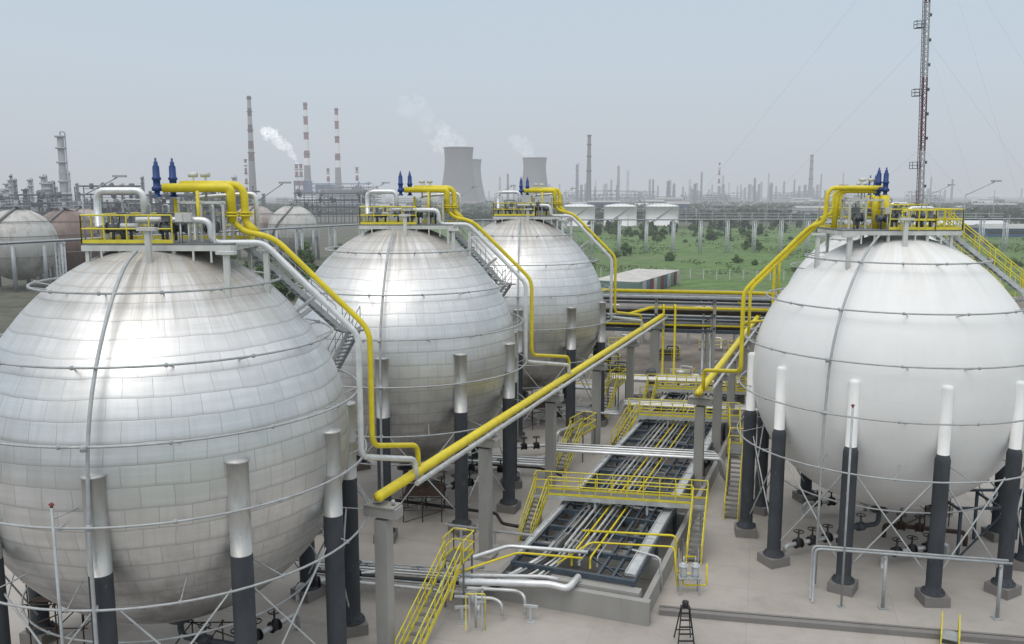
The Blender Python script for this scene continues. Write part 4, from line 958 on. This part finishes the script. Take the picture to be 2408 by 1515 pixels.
for i in range(34000):
    band=r.choice(((620,70),(620,70),(820,90),(1050,90),(1300,100))); y=band[0]+r.uniform(0,band[1]); x=y*r.uniform(-.72,.74)
    if band[0]==620 and x<-.1*y: continue
    hh_=6+5*noise.noise(V((x*.02,y*.02,0))); z=r.random()**.7*hh_; s=r.uniform(.8,1.9)
    u=V((r.gauss(0,1),r.gauss(0,1),0)).normalized(); v=V((r.gauss(0,.5),r.gauss(0,.5),1)).normalized(); p=V((x,y,z))
    mb.add([p-u*s-v*s*.6,p+u*s-v*s*.7,p+u*s*.8+v*s*.7,p-u*s*.8+v*s*.6],[(0,1,2,3)])
thing('distant_wood',mb,LEAFF,'dark green belt of distant trees','wood',kind='stuff')
mb=MB(); k=0
while k<30000:
    y=218+r.random()**1.0*330; x=y*r.uniform(.02,.66); dn=noise.noise(V((x*.035,y*.02,3)))+.5*noise.noise(V((x*.12,y*.08,7)))
    k+=1
    if dn<.1 or (10<x<50 and y<225): continue
    z=r.random()*min(1.2,.3+dn*2.5); s=r.uniform(.15,.38)
    u=V((r.gauss(0,1),r.gauss(0,1),0)).normalized(); v=V((r.gauss(0,.6),r.gauss(0,.6),1)).normalized(); p=V((x,y,z))
    mb.add([p-u*s-v*s*.6,p+u*s-v*s*.7,p+u*s*.8+v*s*.7,p-u*s*.8+v*s*.6],[(0,1,2,3)])
thing('scrub',mb,SCRUB,'low olive green scrub covering the field','scrub',kind='stuff')
# ------------------------------------------------------------------ world, sun, camera
w=bpy.data.worlds.new('World'); sc.world=w; w.use_nodes=True; nt=w.node_tree; nt.nodes.clear()
out=nn(nt,'ShaderNodeOutputWorld'); sky=nn(nt,'ShaderNodeTexSky',sky_type='NISHITA'); sky.sun_disc=False; sky.sun_elevation=math.radians(60); sky.sun_rotation=math.radians(205); sky.dust_density=6; sky.air_density=1.5
b1=nn(nt,'ShaderNodeBackground'); nt.links.new(sky.outputs[0],b1.inputs[0]); b1.inputs[1].default_value=.10
g=nn(nt,'ShaderNodeTexCoord'); sx=nn(nt,'ShaderNodeSeparateXYZ'); nt.links.new(g.outputs['Generated'],sx.inputs[0])
cl=noise_(nt,scaled(nt,g.outputs['Generated'],(1.2,1.2,4)),1.5,5,.55)
zz=math_(nt,'ADD',sx.outputs[2],math_(nt,'MULTIPLY',math_(nt,'SUBTRACT',cl,.5),.10))
c=ramp(nt,zz,((0,(.57,.605,.655)),(.06,(.58,.63,.69)),(.15,(.57,.65,.735)),(.34,(.51,.64,.74)),(.6,(.98,1.02,1.06)),(1,(1.35,1.37,1.39))))
b2=nn(nt,'ShaderNodeBackground'); nt.links.new(c,b2.inputs[0]); b2.inputs[1].default_value=1.05
mx=nn(nt,'ShaderNodeMixShader'); mx.inputs[0].default_value=.88; nt.links.new(b1.outputs[0],mx.inputs[1]); nt.links.new(b2.outputs[0],mx.inputs[2]); nt.links.new(mx.outputs[0],out.inputs[0])
L=bpy.data.lights.new('sun','SUN'); L.energy=.9; L.angle=math.radians(34); L.color=(1,.97,.92); lo=bpy.data.objects.new('sun',L); COL.objects.link(lo); lo.location=(0,0,80)
az=math.radians(205); el=math.radians(60); dirv=V((math.sin(az)*math.cos(el),math.cos(az)*math.cos(el),math.sin(el))); lo.rotation_euler=dirv.to_track_quat('Z','Y').to_euler()
cam=bpy.data.cameras.new('camera'); co=bpy.data.objects.new('camera',cam); COL.objects.link(co); co.location=(0,0,20.4); co.rotation_euler=(math.radians(90-8.4),0,0)
cam.sensor_width=36; cam.lens=30.65; cam.clip_end=20000; cam.clip_start=.5; sc.camera=co
sc.view_settings.view_transform='Standard'; sc.view_settings.look='None'; sc.view_settings.exposure=0
